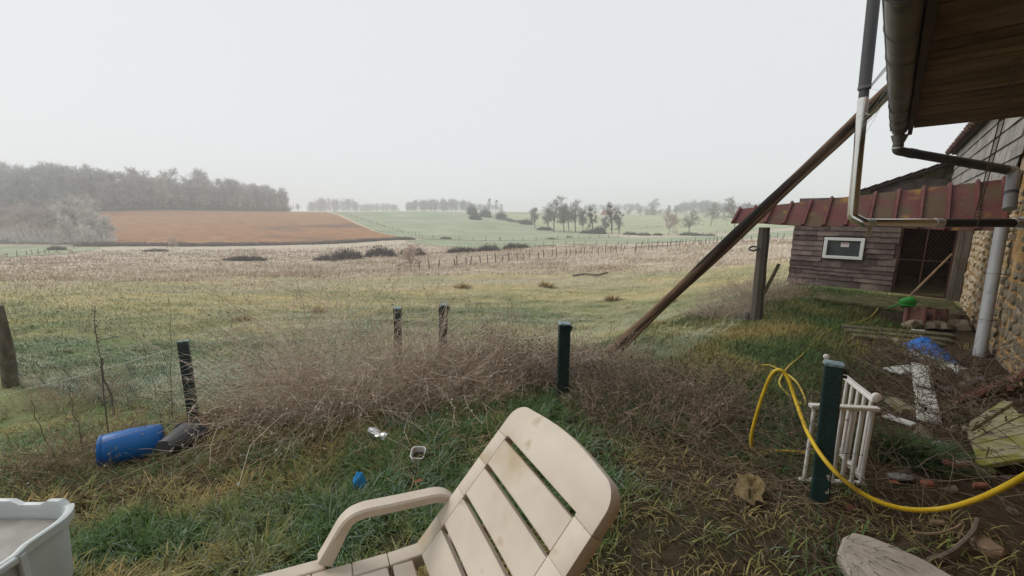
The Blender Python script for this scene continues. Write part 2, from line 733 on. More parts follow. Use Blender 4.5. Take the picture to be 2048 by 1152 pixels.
def sheet(name, bottom, top, n, m, mat, lift, label, cat):
    b = np.array([XY(*q) for q in bottom])
    t = np.array([XY(*q) for q in top])
    s = np.linspace(0, 1, n)

    def samp(P):
        k = np.linspace(0, 1, len(P))
        return np.stack([np.interp(s, k, P[:, 0]), np.interp(s, k, P[:, 1])], 1)
    B, T_ = samp(b), samp(t)
    v = np.linspace(0, 1, m)[:, None, None]
    P = (B[None] * (1 - v) + T_[None] * v).reshape(-1, 2)
    wob = (fbm(P[:, 0] / 9, P[:, 1] / 9, 5) - .5) * 1.2
    P = P + np.stack([wob, wob], 1)
    z = h(P[:, 0], P[:, 1]) + lift
    i = np.arange(m - 1)[:, None] * n
    j = np.arange(n - 1)[None]
    q = np.stack([i + j, i + j + 1, i + j + 1 + n, i + j + n], 2).reshape(-1, 4)
    o = link_mesh(name, fast_mesh(name, np.concatenate([P, z[:, None]], 1), None, q, None, True), mat)
    return props(o, label, cat, kind='structure')


def field_mat(name, cols, scale, rows_dir, row_scale, row_amt, bump, spots=None):
    m = nmat(name, cols, scale, 0.95, bump, 1.2, world=True, dist=0.25, spots=spots, spec=0.1)
    nt = m.node_tree
    N, L = nt.nodes, nt.links
    b = N['Principled BSDF']
    src = b.inputs['Base Color'].links[0].from_socket
    g = N.new('ShaderNodeNewGeometry')
    mp = N.new('ShaderNodeMapping')
    mp.inputs['Rotation'].default_value = (0, 0, rows_dir)
    L.new(g.outputs['Position'], mp.inputs[0])
    w = N.new('ShaderNodeTexWave')
    w.inputs['Scale'].default_value = row_scale
    w.inputs['Distortion'].default_value = 2.0
    w.inputs['Detail'].default_value = 3
    L.new(mp.outputs[0], w.inputs['Vector'])
    mr = N.new('ShaderNodeMapRange')
    mr.inputs[3].default_value = 1 - row_amt
    mr.inputs[4].default_value = 1 + row_amt
    L.new(w.outputs['Fac'], mr.inputs[0])
    hs = N.new('ShaderNodeHueSaturation')
    L.new(mr.outputs[0], hs.inputs['Value'])
    L.new(src, hs.inputs['Color'])
    L.new(hs.outputs[0], b.inputs['Base Color'])
    return m


MAT['plough'] = field_mat('ploughed_clay', [(.3, (.245, .120, .055)), (.5, (.32, .165, .078)), (.72, (.39, .22, .115))], 0.25, 0.42, 0.30, 0.13, 0.9,
                          spots=[(0.020, 0.545, (.17, .10, .062), 0.10)])
MAT['crop'] = field_mat('frosted_crop', [(.3, (.24, .275, .165)), (.5, (.31, .345, .225)), (.7, (.39, .42, .30))], 0.05, -0.5, 0.09, 0.10, 0.3, spots=[(0.012, .55, (.33, .33, .22), .15)])
MAT['meadow'] = field_mat('frosted_meadow', [(.3, (.27, .31, .17)), (.5, (.36, .38, .22)), (.7, (.45, .44, .29))], 0.02, 0.9, 0.02, 0.05, 0.2)
MAT['farplough'] = nmat('far_tilled_soil', [(.3, (.20, .12, .08)), (.7, (.27, .17, .11))], 0.05, 0.95, 0, world=True)
sheet('ploughed_field', [(188, 103), (400, 110), (640, 121), (800, 131)], [(196, 192), (400, 226), (560, 275), (655, 292)], 90, 60, 'plough', 0.10,
      'bare orange brown ploughed field below the frosted wood', 'ploughed field')
sheet('crop_field', [(806, 131), (900, 132), (1060, 134), (1255, 150)], [(664, 296), (760, 330), (880, 350), (1002, 352)], 90, 60, 'crop', 0.11,
      'pale green winter crop field in the middle distance', 'crop field')
sheet('near_meadow', [(806, 122), (1000, 93), (1250, 96), (1600, 92)], [(850, 130), (1060, 132), (1260, 146), (1600, 160)], 70, 24, 'crop', 0.08,
      'narrow frosted green meadow behind the long post fence', 'meadow')
sheet('far_meadow', [(1010, 300), (1110, 205), (1260, 190), (1640, 180)], [(1015, 420), (1130, 430), (1340, 460), (1640, 440)], 70, 40, 'meadow', 0.10,
      'far pale meadows on the rising slope below the farmhouse', 'meadow')
sheet('far_tilled_field', [(1004, 424), (1060, 424), (1130, 434)], [(1004, 470), (1060, 470), (1125, 470)], 20, 8, 'farplough', 0.14,
      'thin strip of far brown soil on the skyline', 'tilled field')
sheet('left_meadow', [(-60, 76), (40, 80), (120, 84), (190, 96)], [(-60, 97), (40, 98), (120, 99), (186, 101)], 30, 12, 'crop', 0.08,
      'small pale green meadow below the young plantation', 'meadow')

MAT['woodfloor'] = nmat('leaf_litter', [(.3, (.10, .075, .055)), (.5, (.16, .125, .095)), (.72, (.24, .20, .16))], 0.4, .95, .5, 2.0, world=True, dist=.2)
sheet('woodland_floor', [(-90, 100), (40, 102), (120, 102.5), (186, 103)], [(-90, 205), (40, 212), (120, 216), (194, 216)], 40, 40, 'woodfloor', 0.09,
      'brown leaf strewn ground below the wood and the plantation', 'woodland floor')

# ------------------------------------------------------------------ bare winter trees
def sprout(PL, m, f0, f1, dev, lmin, lmax, k, wob, grav, upb=0.0):
    n, kk, _ = PL.shape
    idx = np.repeat(np.arange(n), m)
    f = f0 + (f1 - f0) * rng.random(len(idx))
    s = f * (kk - 1)
    i = np.minimum(s.astype(int), kk - 2)
    t = (s - i)[:, None]
    P = PL[idx, i] * (1 - t) + PL[idx, i + 1] * t
    T = PL[idx, i + 1] - PL[idx, i]
    T /= np.linalg.norm(T, axis=1, keepdims=True) + 1e-9
    D = T + rng.normal(0, dev, T.shape)
    D[:, 2] += upb
    Ls = (lmin + (lmax - lmin) * rng.random(len(idx))) * (1.15 - 0.5 * f)
    return strand_paths(P, D, Ls, k, wob, grav)


def taper(n, k, r0, r1):
    return np.tile(np.linspace(r0, r1, k)[None], (n, 1))


def colk(n, k, c, var=0.12):
    b = np.array(c)[None, None] * (1 + rng.normal(0, var, (n, 1, 1)))
    return np.repeat(np.clip(b, 0, 1), k, 1)


def cat_mesh(name, parts):
    """parts: (PL,R,C,sides) joined into one mesh"""
    Vs, Qs, Cs, off = [], [], [], 0
    for PL, R, C, sd in parts:
        me = strands_mesh('tmp', PL, R, C, sd)
        nv = len(me.vertices)
        v = np.empty(nv * 3, np.float32)
        me.vertices.foreach_get('co', v)
        c = np.empty(nv * 4, np.float32)
        me.color_attributes['col'].data.foreach_get('color', c)
        nl = len(me.loops)
        q = np.empty(nl, np.int32)
        me.loops.foreach_get('vertex_index', q)
        Vs.append(v.reshape(-1, 3))
        Cs.append(c.reshape(-1, 4)[:, :3])
        Qs.append(q.reshape(-1, 4) + off)
        off += nv
        bpy.data.meshes.remove(me)
    return fast_mesh(name, np.concatenate(Vs), None, np.concatenate(Qs), np.concatenate(Cs))


def tree_meshes(H, f0=0.25, n1=12, l1=0.42, dev1=0.9, n2=6, n3=6, n4=4, bark=(.10, .085, .07), twig=(.27, .25, .235), lean=0.0, up=0.25, tw=1.0, trunkr=0.02, ivy=0):
    tr = strand_paths(np.zeros((1, 3)), np.array([[lean, 0.02, 1.0]]), np.array([H * 0.82]), 9, 0.05, -0.02)
    L1 = sprout(tr, n1, f0, 1.0, dev1, H * l1 * 0.7, H * l1, 6, 0.14, -0.05, up)
    L2 = sprout(L1, n2, 0.25, 1.0, 0.6, H * l1 * 0.35, H * l1 * 0.55, 5, 0.18, -0.03, 0.1)
    L3 = sprout(L2, n3, 0.2, 1.0, 0.6, H * 0.07, H * 0.13, 4, 0.2, 0.0, 0.05)
    L4 = sprout(L3, n4, 0.2, 1.0, 0.7, H * 0.035, H * 0.075, 3, 0.2, 0.0)
    rt = H * trunkr
    mid = tuple((np.array(bark) + np.array(twig)) / 2)
    trunk = cat_mesh('trunk', [(tr, taper(1, 9, rt, rt * 0.35), colk(1, 9, bark), 6),
                               (L1, taper(len(L1), 6, rt * 0.38, rt * 0.12), colk(len(L1), 6, bark), 4),
                               (L2, taper(len(L2), 5, rt * 0.16, rt * 0.06), colk(len(L2), 5, mid), 3)])
    crown = [(L3, taper(len(L3), 4, 0.030 * tw, 0.018 * tw), colk(len(L3), 4, twig), 2),
             (L4, taper(len(L4), 3, 0.024 * tw, 0.012 * tw), colk(len(L4), 3, twig), 2)]
    if ivy:
        sel = rng.integers(0, len(L2), ivy)
        cen = np.concatenate([L2[sel, 2], tr[0, 2:7]])
        n = 55 * len(cen)
        ci = rng.integers(0, len(cen), n)
        P = cen[ci] + rng.normal(0, 1, (n, 3)) * H * 0.015
        PL = strand_paths(P, rng.normal(0, 1, (n, 3)), np.full(n, 0.35), 2, 0, 0)
        crown.append((PL, np.full((n, 2), 0.075), colk(n, 2, (.035, .05, .03)), 2))
    return trunk, cat_mesh('crown', crown)


PROTO = {}
for nme, kw in dict(
        wood_a=dict(H=17, f0=.10, n1=18, l1=.34, n2=7, n3=6, n4=5, twig=(.46, .445, .42), bark=(.17, .15, .13), tw=1.7, up=.5, dev1=.65),
        wood_b=dict(H=16, f0=.08, n1=19, l1=.36, n2=7, n3=6, n4=5, twig=(.50, .48, .455), bark=(.19, .17, .15), tw=1.7, up=.45, dev1=.7),
        wood_c=dict(H=18, f0=.14, n1=17, l1=.36, n2=7, n3=6, n4=5, twig=(.42, .405, .385), bark=(.16, .14, .125), tw=1.7, up=.6, dev1=.6),
        frost_a=dict(H=10, f0=.12, n1=16, l1=.46, n2=7, n3=7, n4=5, twig=(.70, .675, .63), bark=(.34, .31, .27), tw=1.3, up=.35),
        frost_b=dict(H=11, f0=.16, n1=15, l1=.44, n2=7, n3=7, n4=5, twig=(.64, .615, .575), bark=(.30, .275, .24), tw=1.3, up=.3),
        birch=dict(H=8, f0=.45, n1=9, l1=.28, n2=5, n3=5, n4=4, twig=(.46, .40, .37), bark=(.50, .47, .42), tw=.9, up=.6, lean=-.16, trunkr=.011, dev1=.5),
        oak=dict(H=14, f0=.18, n1=16, l1=.46, n2=7, n3=7, n4=4, twig=(.31, .295, .27), bark=(.10, .09, .08), tw=1.5, up=.28),
        slim=dict(H=12, f0=.12, n1=18, l1=.30, n2=7, n3=6, n4=4, twig=(.32, .30, .275), bark=(.11, .10, .085), tw=1.3, up=.7, dev1=.5),
        ivied=dict(H=12, f0=.12, n1=14, l1=.38, n2=6, n3=6, n4=4, twig=(.24, .22, .20), bark=(.08, .075, .06), tw=1.2, up=.5, ivy=20, dev1=.6),
        willow=dict(H=7, f0=.15, n1=18, l1=.52, n2=7, n3=7, n4=5, twig=(.60, .49, .41), bark=(.22, .18, .14), tw=1.1, up=.25),
        pole=dict(H=11, f0=.55, n1=9, l1=.14, n2=4, n3=4, n4=3, twig=(.22, .21, .19), bark=(.14, .13, .12), tw=1.2, up=.3, trunkr=.010)).items():
    PROTO[nme] = (kw['H'], *tree_meshes(**kw))


def plant_tree(proto, x, y, H, label, name='bare_tree', group=None, rz=None, cat='tree', sink=0.15):
    h0, tm, cm = PROTO[proto]
    s = H / h0
    o = empty(name, (x, y, hz(x, y) - sink), label, cat, group, (0, 0, rng.random() * 6.28 if rz is None else rz))
    sx = s * (0.9 + 0.2 * rng.random())
    o.scale = (sx, sx, s)
    for nm_, me in (('trunk', tm), ('crown', cm)):
        c = bpy.data.objects.new(nm_, me)
        COL.objects.link(c)
        c.parent = o
        if not me.materials:
            me.materials.append(MAT['twig'])
    return o


def tree_px(proto, px, Y, hpx, label, name='bare_tree', **k):
    x, y = XY(px, Y)
    return plant_tree(proto, x, y, hpx / F * Y * 1.03, label, name, **k)


# the wood along the top of the ploughed field
_wl = 'grey frosted woodland tree in the wood above the ploughed field'
for row in range(4):
    nrow = (50, 44, 36, 28)[row]
    for i in range(nrow):
        px = -70 + (650) * (i + 0.5 * (row % 2) + rng.random() * 0.5) / nrow
        Y = np.interp(px, [-70, 150, 230, 400, 585], [178, 190, 196, 232, 290]) + row * 9 + rng.random() * 5 + 2
        if px > 578:
            continue
        hp = (1 + .22 * (fbm(np.array([px / 26.0]), np.array([2.0]), 31)[0] - .5) * 2) * np.interp(px, [-70, 60, 200, 300, 450, 585], [80, 78, 70, 64, 54, 40]) * (0.74 + 0.40 * rng.random())
        x, y = XY(px, Y)
        plant_tree(['wood_a', 'wood_b', 'wood_c'][rng.integers(0, 3)], x, y, hp / F * Y, _wl, 'woodland_tree', 'trees of the wood above the ploughed field')
# pale clump at the corner of the ploughed field
for px, Y, hp, pr, lb in ((152, 108, 78, 'frost_b', 'tallest white frosted tree at the corner of the ploughed field'),
                          (182, 118, 74, 'frost_a', 'round frosted tree overhanging the edge of the ploughed field'),
                          (133, 104, 54, 'frost_a', 'short frosted tree beside the young plantation, in the pale clump'),
                          (205, 112, 48, 'frost_a', 'small pale frosted tree at the right end of the clump on the field edge'),
                          (172, 104, 62, 'frost_b', 'dense white frosted tree in the middle of the pale clump'),
                          (118, 110, 58, 'frost_b', 'frosted tree at the left end of the pale clump by the plantation'),
                          (196, 104, 36, 'frost_b', 'low frosted shrub tree at the foot of the pale clump'),
                          (165, 100, 40, 'frost_a', 'low bushy frosted tree in front of the pale clump')):
    tree_px(pr, px, Y, hp, lb, 'frosted_tree')
# the young plantation
for i in range(44):
    px = -40 + 165 * (i + rng.random()) / 44
    Y = 101 + rng.random() * 26
    tree_px('birch', px, Y, 54 + rng.random() * 14, 'slender pale trunked young tree in the plantation below the wood', 'young_tree', group='young trees of the plantation', rz=-0.4 + 0.8 * rng.random())

# single trees of the middle distance
for pr, px, Y, hp, nm_, lb in (
        ('slim', 1070, 215, 43, 'bare_tree', 'slim bare tree standing alone left of the big oaks'),
        ('oak', 1108, 190, 64, 'bare_tree', 'broad bare oak at the left of the middle tree group'),
        ('slim', 1129, 192, 54, 'bare_tree', 'narrow bare tree between the two big oaks'),
        ('oak', 1152, 194, 58, 'bare_tree', 'broad bare oak at the right of the middle tree group'),
        ('oak', 1139, 200, 50, 'bare_tree', 'bare tree half hidden behind the two big oaks'),
        ('slim', 1097, 198, 46, 'bare_tree', 'small bare tree at the left foot of the big oaks'),
        ('slim', 1212, 192, 34, 'bare_tree', 'small bare tree between the two ivy trees'),
        ('slim', 1167, 190, 47, 'bare_tree', 'short bare tree at the right edge of the oaks'),
        ('ivied', 1187, 186, 46, 'ivy_tree', 'thin tree with an ivy wrapped trunk right of the oaks'),
        ('ivied', 1226, 180, 54, 'ivy_tree', 'tree full of dark ivy clumps below the red roofed house'),
        ('ivied', 1240, 184, 42, 'ivy_tree', 'leaning ivy tree at the right end of the hedge'),
        ('willow', 1340, 186, 42, 'willow_tree', 'round pink frosted willow in the green meadow'),
        ('oak', 1380, 186, 44, 'bare_tree', 'bare tree with a dark bushy foot right of the pink willow'),
        ('oak', 1423, 235, 42, 'bare_tree', 'small round bare tree alone in the far meadow'),
        ('oak', 1473, 180, 62, 'bare_tree', 'large bare tree at the left of the red canopy'),
        ('oak', 1497, 176, 52, 'bare_tree', 'bare tree partly behind the leaning wooden pole'),
        ('pole', 981, 330, 36, 'pole_tree', 'tall thin stripped tree on the skyline, left one'),
        ('pole', 990, 326, 34, 'pole_tree', 'tall thin stripped tree on the skyline, right one'),
        ('pole', 1002, 305, 30, 'pole_tree', 'thin bare spire of a tree above the hedge end'),
        ('oak', 1305, 420, 30, 'bare_tree', 'far bare tree beside the small barn'),
        ('slim', 1337, 400, 22, 'bare_tree', 'far bare tree right of the small barn'),
        ('slim', 1350, 400, 20, 'bare_tree', 'far small tree at the left end of the right hand wood'),
        ('oak', 1255, 400, 17, 'bare_tree', 'far small bare tree right of the red roofed house'),
        ('oak', 1281, 410, 16, 'bare_tree', 'far round bare tree on the ridge left of the barn'),
        ('frost_a', 598, 430, 16, 'bare_tree', 'lone far tree in the gap right of the wood')):
    tree_px(pr, px, Y, hp, lb, nm_)


# far woods that read as one mass each
def far_wood(px0, px1, Y0, Y1, hp, n, label, c=(.33, .325, .315)):
    parts = []
    for i in range(n):
        px = px0 + (px1 - px0) * rng.random()
        Y = Y0 + (Y1 - Y0) * rng.random()
        x, y = XY(px, Y)
        e = min(1, min(px - px0, px1 - px) / (0.22 * (px1 - px0)))
        H = hp / F * Y * (0.55 + 0.45 * math.sqrt(max(e, 0))) * (0.8 + 0.3 * rng.random())
        P0 = np.array([[x, y, hz(x, y) - .3]])
        tr = strand_paths(P0, np.array([[0, 0, 1.0]]), np.array([H * .85]), 5, .04, 0)
        L1 = sprout(tr, 18, .02, 1, .75, H * .30, H * .52, 4, .12, -.04, .45)
        L2 = sprout(L1, 7, .1, 1, .7, H * .18, H * .38, 3, .12, 0, .2)
        parts += [(tr, taper(1, 5, H * .014, H * .006), colk(1, 5, np.array(c) * .6), 3),
                  (L1, taper(len(L1), 4, H * .006, H * .004), colk(len(L1), 4, np.array(c) * .8), 2),
                  (L2, taper(len(L2), 3, H * .010, H * .007), colk(len(L2), 3, c), 2)]
    # join strands of equal shape first: far fewer numpy calls
    groups = {}
    for PL, R, C, sd in parts:
        groups.setdefault((PL.shape[1], sd), []).append((PL, R, C))
    js = [(np.concatenate([g[0] for g in v]), np.concatenate([g[1] for g in v]), np.concatenate([g[2] for g in v]), k[1]) for k, v in groups.items()]
    o = link_mesh('distant_wood', cat_mesh('distant_wood', js), 'twig')
    return props(rebase(o), label, 'wood', kind='stuff')


far_wood(618, 722, 520, 580, 22, 51, 'far hazy wood on the skyline right of the ploughed field')
far_wood(712, 800, 620, 680, 15, 51, 'faint low wood on the skyline in the centre left')
far_wood(812, 950, 480, 540, 20, 90, 'far dense wood on the skyline above the green crop field')
far_wood(950, 1000, 520, 560, 13, 21, 'faint trees on the skyline behind the two stripped trees')
far_wood(1160, 1300, 560, 640, 14, 66, 'faint hazy trees on the skyline behind the red roofed house')
far_wood(1290, 1352, 430, 450, 9, 30, 'low hazy hedge beside the small far barn')
far_wood(1352, 1470, 430, 520, 20, 90, 'hazy wood on the right hand ridge')
far_wood(1460, 1620, 440, 520, 16, 75, 'hazy wood on the ridge behind the red canopy')


# ------------------------------------------------------------------ bushes and hedges
def bush_mesh(w, d, hh, n, col, tw=0.02, leaf=None):
    a = rng.random(n) * 2 * math.pi
    rr = np.sqrt(rng.random(n))
    P = np.stack([np.cos(a) * rr * w * .5, np.sin(a) * rr * d * .5, np.zeros(n)], 1)
    dome = np.sqrt(np.clip(1 - rr ** 2, 0.08, 1)) * hh * (0.65 + 0.5 * rng.random(n))
    D = np.stack([np.cos(a) * .5 + rng.normal(0, .5, n), np.sin(a) * .5 + rng.normal(0, .5, n), np.full(n, 1.0)], 1)
    S1 = strand_paths(P, D, dome * 1.25, 5, 0.28, 0.12)
    S2 = sprout(S1, 4, .3, 1, .9, hh * .15, hh * .4, 3, .3, .06)
    parts = [(S1, taper(n, 5, tw, tw * .5), colk(n, 5, col, .2), 2), (S2, taper(len(S2), 3, tw * .8, tw * .4), colk(len(S2), 3, col, .25), 2)]
    if leaf is not None:
        m = n * 4
        i = rng.integers(0, len(S2), m)
        PL = strand_paths(S2[i, 1], rng.normal(0, 1, (m, 3)), np.full(m, tw * 3.2), 2, 0, 0)
        parts.append((PL, np.full((m, 2), tw * 1.7), colk(m, 2, leaf, .25), 2))
    return cat_mesh('bush', parts)


HEDGE = [bush_mesh(6, 3, 1.9, 420, (.22, .175, .15), .04, (.17, .135, .115)) for _ in range(3)]
BRAM = [bush_mesh(6, 3.5, 2.0, 560, (.105, .08, .07), .035, (.075, .06, .05)) for _ in range(3)]
GREENB = bush_mesh(4, 4, 3.5, 520, (.085, .085, .06), .06, (.06, .07, .045))


def bush(name, me, x, y, sx, sy, sz, label, group=None, cat='bush'):
    o = bpy.data.objects.new(name, me)
    COL.objects.link(o)
    if not me.materials:
        me.materials.append(MAT['twig'])
    o.location = (x, y, hz(x, y) - 0.1)
    o.rotation_euler = (0, 0, rng.random() * .6 - .3)
    o.scale = (sx, sy, sz)
    return props(o, label, cat, group)


for i in range(27):                          # the hedge along the foot of the ploughed field
    px = 165 + 650 * (i + .6 * rng.random()) / 27
    x, y = XY(px, np.interp(px, [165, 400, 640, 815], [100, 107.5, 118.5, 128.5]))
    s = .7 + .5 * rng.random()
    bush('hedge_bush', HEDGE[i % 3], x, y, s * 1.05, s, .50 * s + .06, 'low brown bush in the hedge along the foot of the ploughed field', 'bushes of the valley hedge', 'hedge bush')
for px, Y, w, hh, lb in ((480, 68, 74, 10, 'flat dark bramble patch alone in the pale valley grass'), (648, 68, 56, 13, 'low dark bramble at the left end of the bramble row'),
                         (688, 71, 58, 20, 'rounded dark bramble second in the bramble row'), (757, 76, 56, 20, 'tall round dark bramble in the middle of the row'),
                         (822, 78, 46, 17, 'round dark bramble at the right end of the row'), (925, 84, 60, 11, 'long low bramble left of the twin humps behind the fence'),
                         (978, 86, 42, 14, 'dark humped bramble behind the long post fence'), (1034, 90, 50, 12, 'rightmost dark bramble behind the long post fence'),
                         (300, 92, 40, 6, 'small dark bramble at the left valley edge'), (100, 92, 36, 8, 'dark bramble at the corner of the small green meadow')):
    x, y = XY(px, Y)
    wm, hm = w / F * Y, hh / F * Y
    bush('bramble_bush', BRAM[int(px) % 3], x, y, wm / 6, wm / 9, hm / 1.75, lb, None, 'bramble')
for px, Y, w, hh, me, lb in ((951, 262, 20, 16, GREENB, 'round grey bush alone in the crop field'), (945, 318, 17, 24, GREENB, 'dark evergreen bush on the skyline above the crop field'),
                             (971, 300, 19, 22, GREENB, 'dark evergreen bush at the top end of the sloping hedge'), (1003, 290, 18, 20, GREENB, 'dark pointed bush in the sloping hedge'),
                             (1201, 182, 20, 20, GREENB, 'dark green bush among the ivy trees'), (1053, 250, 22, 14, GREENB, 'dark bush lower down the sloping hedge'),
                             (1090, 205, 40, 10, BRAM[0], 'dark scrub at the foot of the big oaks'), (1185, 183, 60, 11, BRAM[1], 'dark scrub under the ivy trees'),
                             (1030, 268, 50, 7, HEDGE[0], 'low stretch of the sloping hedge right of the evergreens'), (1010, 282, 40, 7, HEDGE[1], 'low stretch of the sloping hedge between the evergreens'),
                             (1262, 176, 34, 9, BRAM[2], 'low dark bush right of the ivy trees'), (1290, 172, 36, 8, BRAM[0], 'flat dark bush left of the pink willow'),
                             (1318, 178, 26, 7, BRAM[1], 'small dark bush touching the pink willow'), (1382, 178, 30, 9, GREENB, 'dark bushy foot of the bare tree right of the willow'),
                             (1402, 165, 36, 7, BRAM[2], 'dark bush low in the meadow right of the willow'), (1425, 158, 26, 6, BRAM[0], 'small dark bush near the wire fence on the right'),
                             (890, 135, 30, 8, HEDGE[2], 'brown bush where the valley hedge meets the crop field'), (1104, 140, 22, 5, BRAM[1], 'tiny dark bush on the crop field fence'),
                             (1140, 150, 18, 5, BRAM[2], 'tiny dark bush right along the crop field fence')):
    x, y = XY(px, Y)
    wm, hm = w / F * Y, hh / F * Y
    b0 = 4.0 if me is GREENB else 6.0
    h0 = 3.2 if me is GREENB else 1.75
    bush('field_bush', me, x, y, wm / b0 * .7, wm / b0 * .7, hm / h0 * .72, lb, None, 'bush')
tree_px('willow', 336, 100, 22, 'tiny pink frosted tree in the hedge below the ploughed field', 'small_tree')
tree_px('willow', 818, 47, 46, 'white frosted shrub at the near end of the post fence', 'frosted_shrub')


# pale frosted scrub under the clump and the plantation
_n = 2600
_px = -60 + 275 * rng.random(_n)
_Y = np.interp(_px, [-60, 100, 215], [106, 103, 103]) + rng.random(_n) * 14
_x, _y = (_px - 1024) * KX * _Y, _Y
_P = np.stack([_x, _y, h(_x, _y)], 1)
_D = np.stack([rng.normal(0, .5, _n), rng.normal(0, .5, _n), np.ones(_n)], 1)
_S = strand_paths(_P, _D, (1.0 + 2.8 * rng.random(_n)) * np.interp(_px, [-60, 100, 140, 215], [.55, .6, 1.2, .9]), 5, .25, .05)
_S2 = sprout(_S, 4, .2, 1, .9, .5, 1.3, 3, .2, .02)
us = link_mesh('frosted_scrub', cat_mesh('frosted_scrub', [(_S, taper(_n, 5, .035, .02), colk(_n, 5, (.55, .52, .48)), 2), (_S2, taper(len(_S2), 3, .028, .018), colk(len(_S2), 3, (.72, .69, .65)), 2)]), 'twig')
props(rebase(us), 'pale frosted scrub at the left below the wood', 'scrub', kind='stuff')
# dark scrub filling the foot of the wood
_n = 7000
_px = -70 + 650 * rng.random(_n)
_Y = np.interp(_px, [-70, 150, 230, 400, 585], [181, 193, 198, 234, 291]) + rng.random(_n) * 22
_x, _y = (_px - 1024) * KX * _Y, _Y
_P = np.stack([_x, _y, h(_x, _y)], 1)
_D = np.stack([rng.normal(0, .5, _n), rng.normal(0, .5, _n), np.ones(_n)], 1)
_S = strand_paths(_P, _D, 2.5 + 5.0 * rng.random(_n), 4, .25, .03)
_S2 = sprout(_S, 2, .2, 1, .8, .8, 1.8, 3, .2, .02)
us = link_mesh('undergrowth', cat_mesh('undergrowth', [(_S, taper(_n, 4, .10, .05), colk(_n, 4, (.20, .18, .16)), 2), (_S2, taper(len(_S2), 3, .07, .04), colk(len(_S2), 3, (.25, .23, .21)), 2)]), 'twig')
props(rebase(us), 'grey brown scrub between the trunks of the frosted wood', 'undergrowth', kind='stuff')


# ------------------------------------------------------------------ field fences
MAT['oldpost'] = nmat('weathered_post', [(.3, (.10, .085, .07)), (.7, (.22, .19, .16))], 6, .9, .4, 30, stretch=(1, 1, .2))
MAT['wire'] = nmat('dull_wire', [(.4, (.22, .22, .21)), (.7, (.32, .31, .29))], 20, .6, 0, metal=.3)
_pm = MB()
_pm.lathe((0, 0, -.25), (0, 0, 1), [(0, .055), (.9, .055), (1.4, .05), (1.45, .03)], 6)
POSTME = _pm.mesh('post')
POSTME.materials.append(MAT['oldpost'])


def post_fence(name, path, spacing, hgt, label, wires=2, thick=1.0, jit=.25):
    P = np.array([XY(*q) for q in path])
    seg = np.linalg.norm(np.diff(P, axis=0), axis=1)
    cum = np.concatenate([[0], np.cumsum(seg)])
    n = int(cum[-1] / spacing) + 1
    s = np.linspace(0, cum[-1], n)
    X = np.interp(s, cum, P[:, 0]) + rng.normal(0, jit, n)
    Yv = np.interp(s, cum, P[:, 1]) + rng.normal(0, jit, n)
    Z = h(X, Yv)
    root = empty(name, (X[0], Yv[0], Z[0]), label, 'fence')
    tops = []
    for i in range(n):
        o = bpy.data.objects.new('post', POSTME)
        COL.objects.link(o)
        o.parent = root
        hh = hgt * (.75 + .4 * rng.random())
        o.location = (X[i] - X[0], Yv[i] - Yv[0], Z[i] - Z[0])
        o.rotation_euler = (rng.normal(0, .07), rng.normal(0, .07), rng.random() * 6)
        o.scale = (thick, thick, hh / 1.2)
        tops.append((X[i], Yv[i], Z[i], hh))
    for w in range(wires):
        mb = MB()
        f = .9 - .4 * w
        mb.tube([(x, y, z + hh * f) for x, y, z, hh in tops], .006 * thick, 3, False)
        mb.build('wire', 'wire', root)
    return root


post_fence('post_fence', [(840, 45), (900, 47.5), (1000, 52), (1100, 57), (1200, 62), (1300, 67), (1400, 73), (1475, 79)], 1.15, 1.25, 'long fence of grey wooden posts crossing the valley pasture', 2, 1.25)
post_fence('post_fence', [(1010, 92), (1150, 88), (1300, 86), (1440, 84)], 2.2, 1.1, 'second post fence behind the long one at the edge of the green meadow', 2, 1.2)
post_fence('post_fence', [(1490, 80), (1560, 84), (1640, 88)], 2.4, 1.25, 'post fence seen under the red canopy', 2, 1.4)
post_fence('post_fence', [(660, 292), (700, 250), (760, 190), (850, 134), (1000, 132)], 4.5, 1.3, 'thin fence between the ploughed field and the crop field', 1, 1.8)
post_fence('post_fence', [(1000, 132), (1060, 135), (1160, 143), (1260, 150)], 4.0, 1.2, 'thin fence along the foot of the crop field', 1, 1.8)
post_fence('post_fence', [(0, 78), (40, 82), (90, 88), (130, 94)], 1.6, 1.1, 'short post fence at the left edge by the small meadow', 1, 1.3)
post_fence('post_fence', [(1250, 250), (1340, 240), (1420, 240), (1480, 235)], 6, 1.4, 'faint far fence across the upper meadows', 1, 2.2)
post_fence('post_fence', [(1395, 172), (1440, 176), (1480, 180)], 3.5, 1.3, 'wire fence in the meadow right of the willow', 1, 1.8)


# ------------------------------------------------------------------ far buildings
MAT['redroof'] = nmat('orange_tiles', [(.3, (.42, .13, .07)), (.7, (.55, .2, .1))], 1.5, .8, .2, 6)
MAT['render'] = nmat('pale_render', [(.3, (.5, .47, .42)), (.7, (.62, .58, .53))], 1.0, .9, 0)
MAT['darkglass'] = nmat('dark_glass', [(.3, (.02, .022, .025)), (.7, (.04, .042, .045))], 2, .2, 0)
MAT['greyroof'] = nmat('dull_roof', [(.3, (.16, .13, .115)), (.7, (.24, .19, .165))], 1.5, .85, .2, 6)


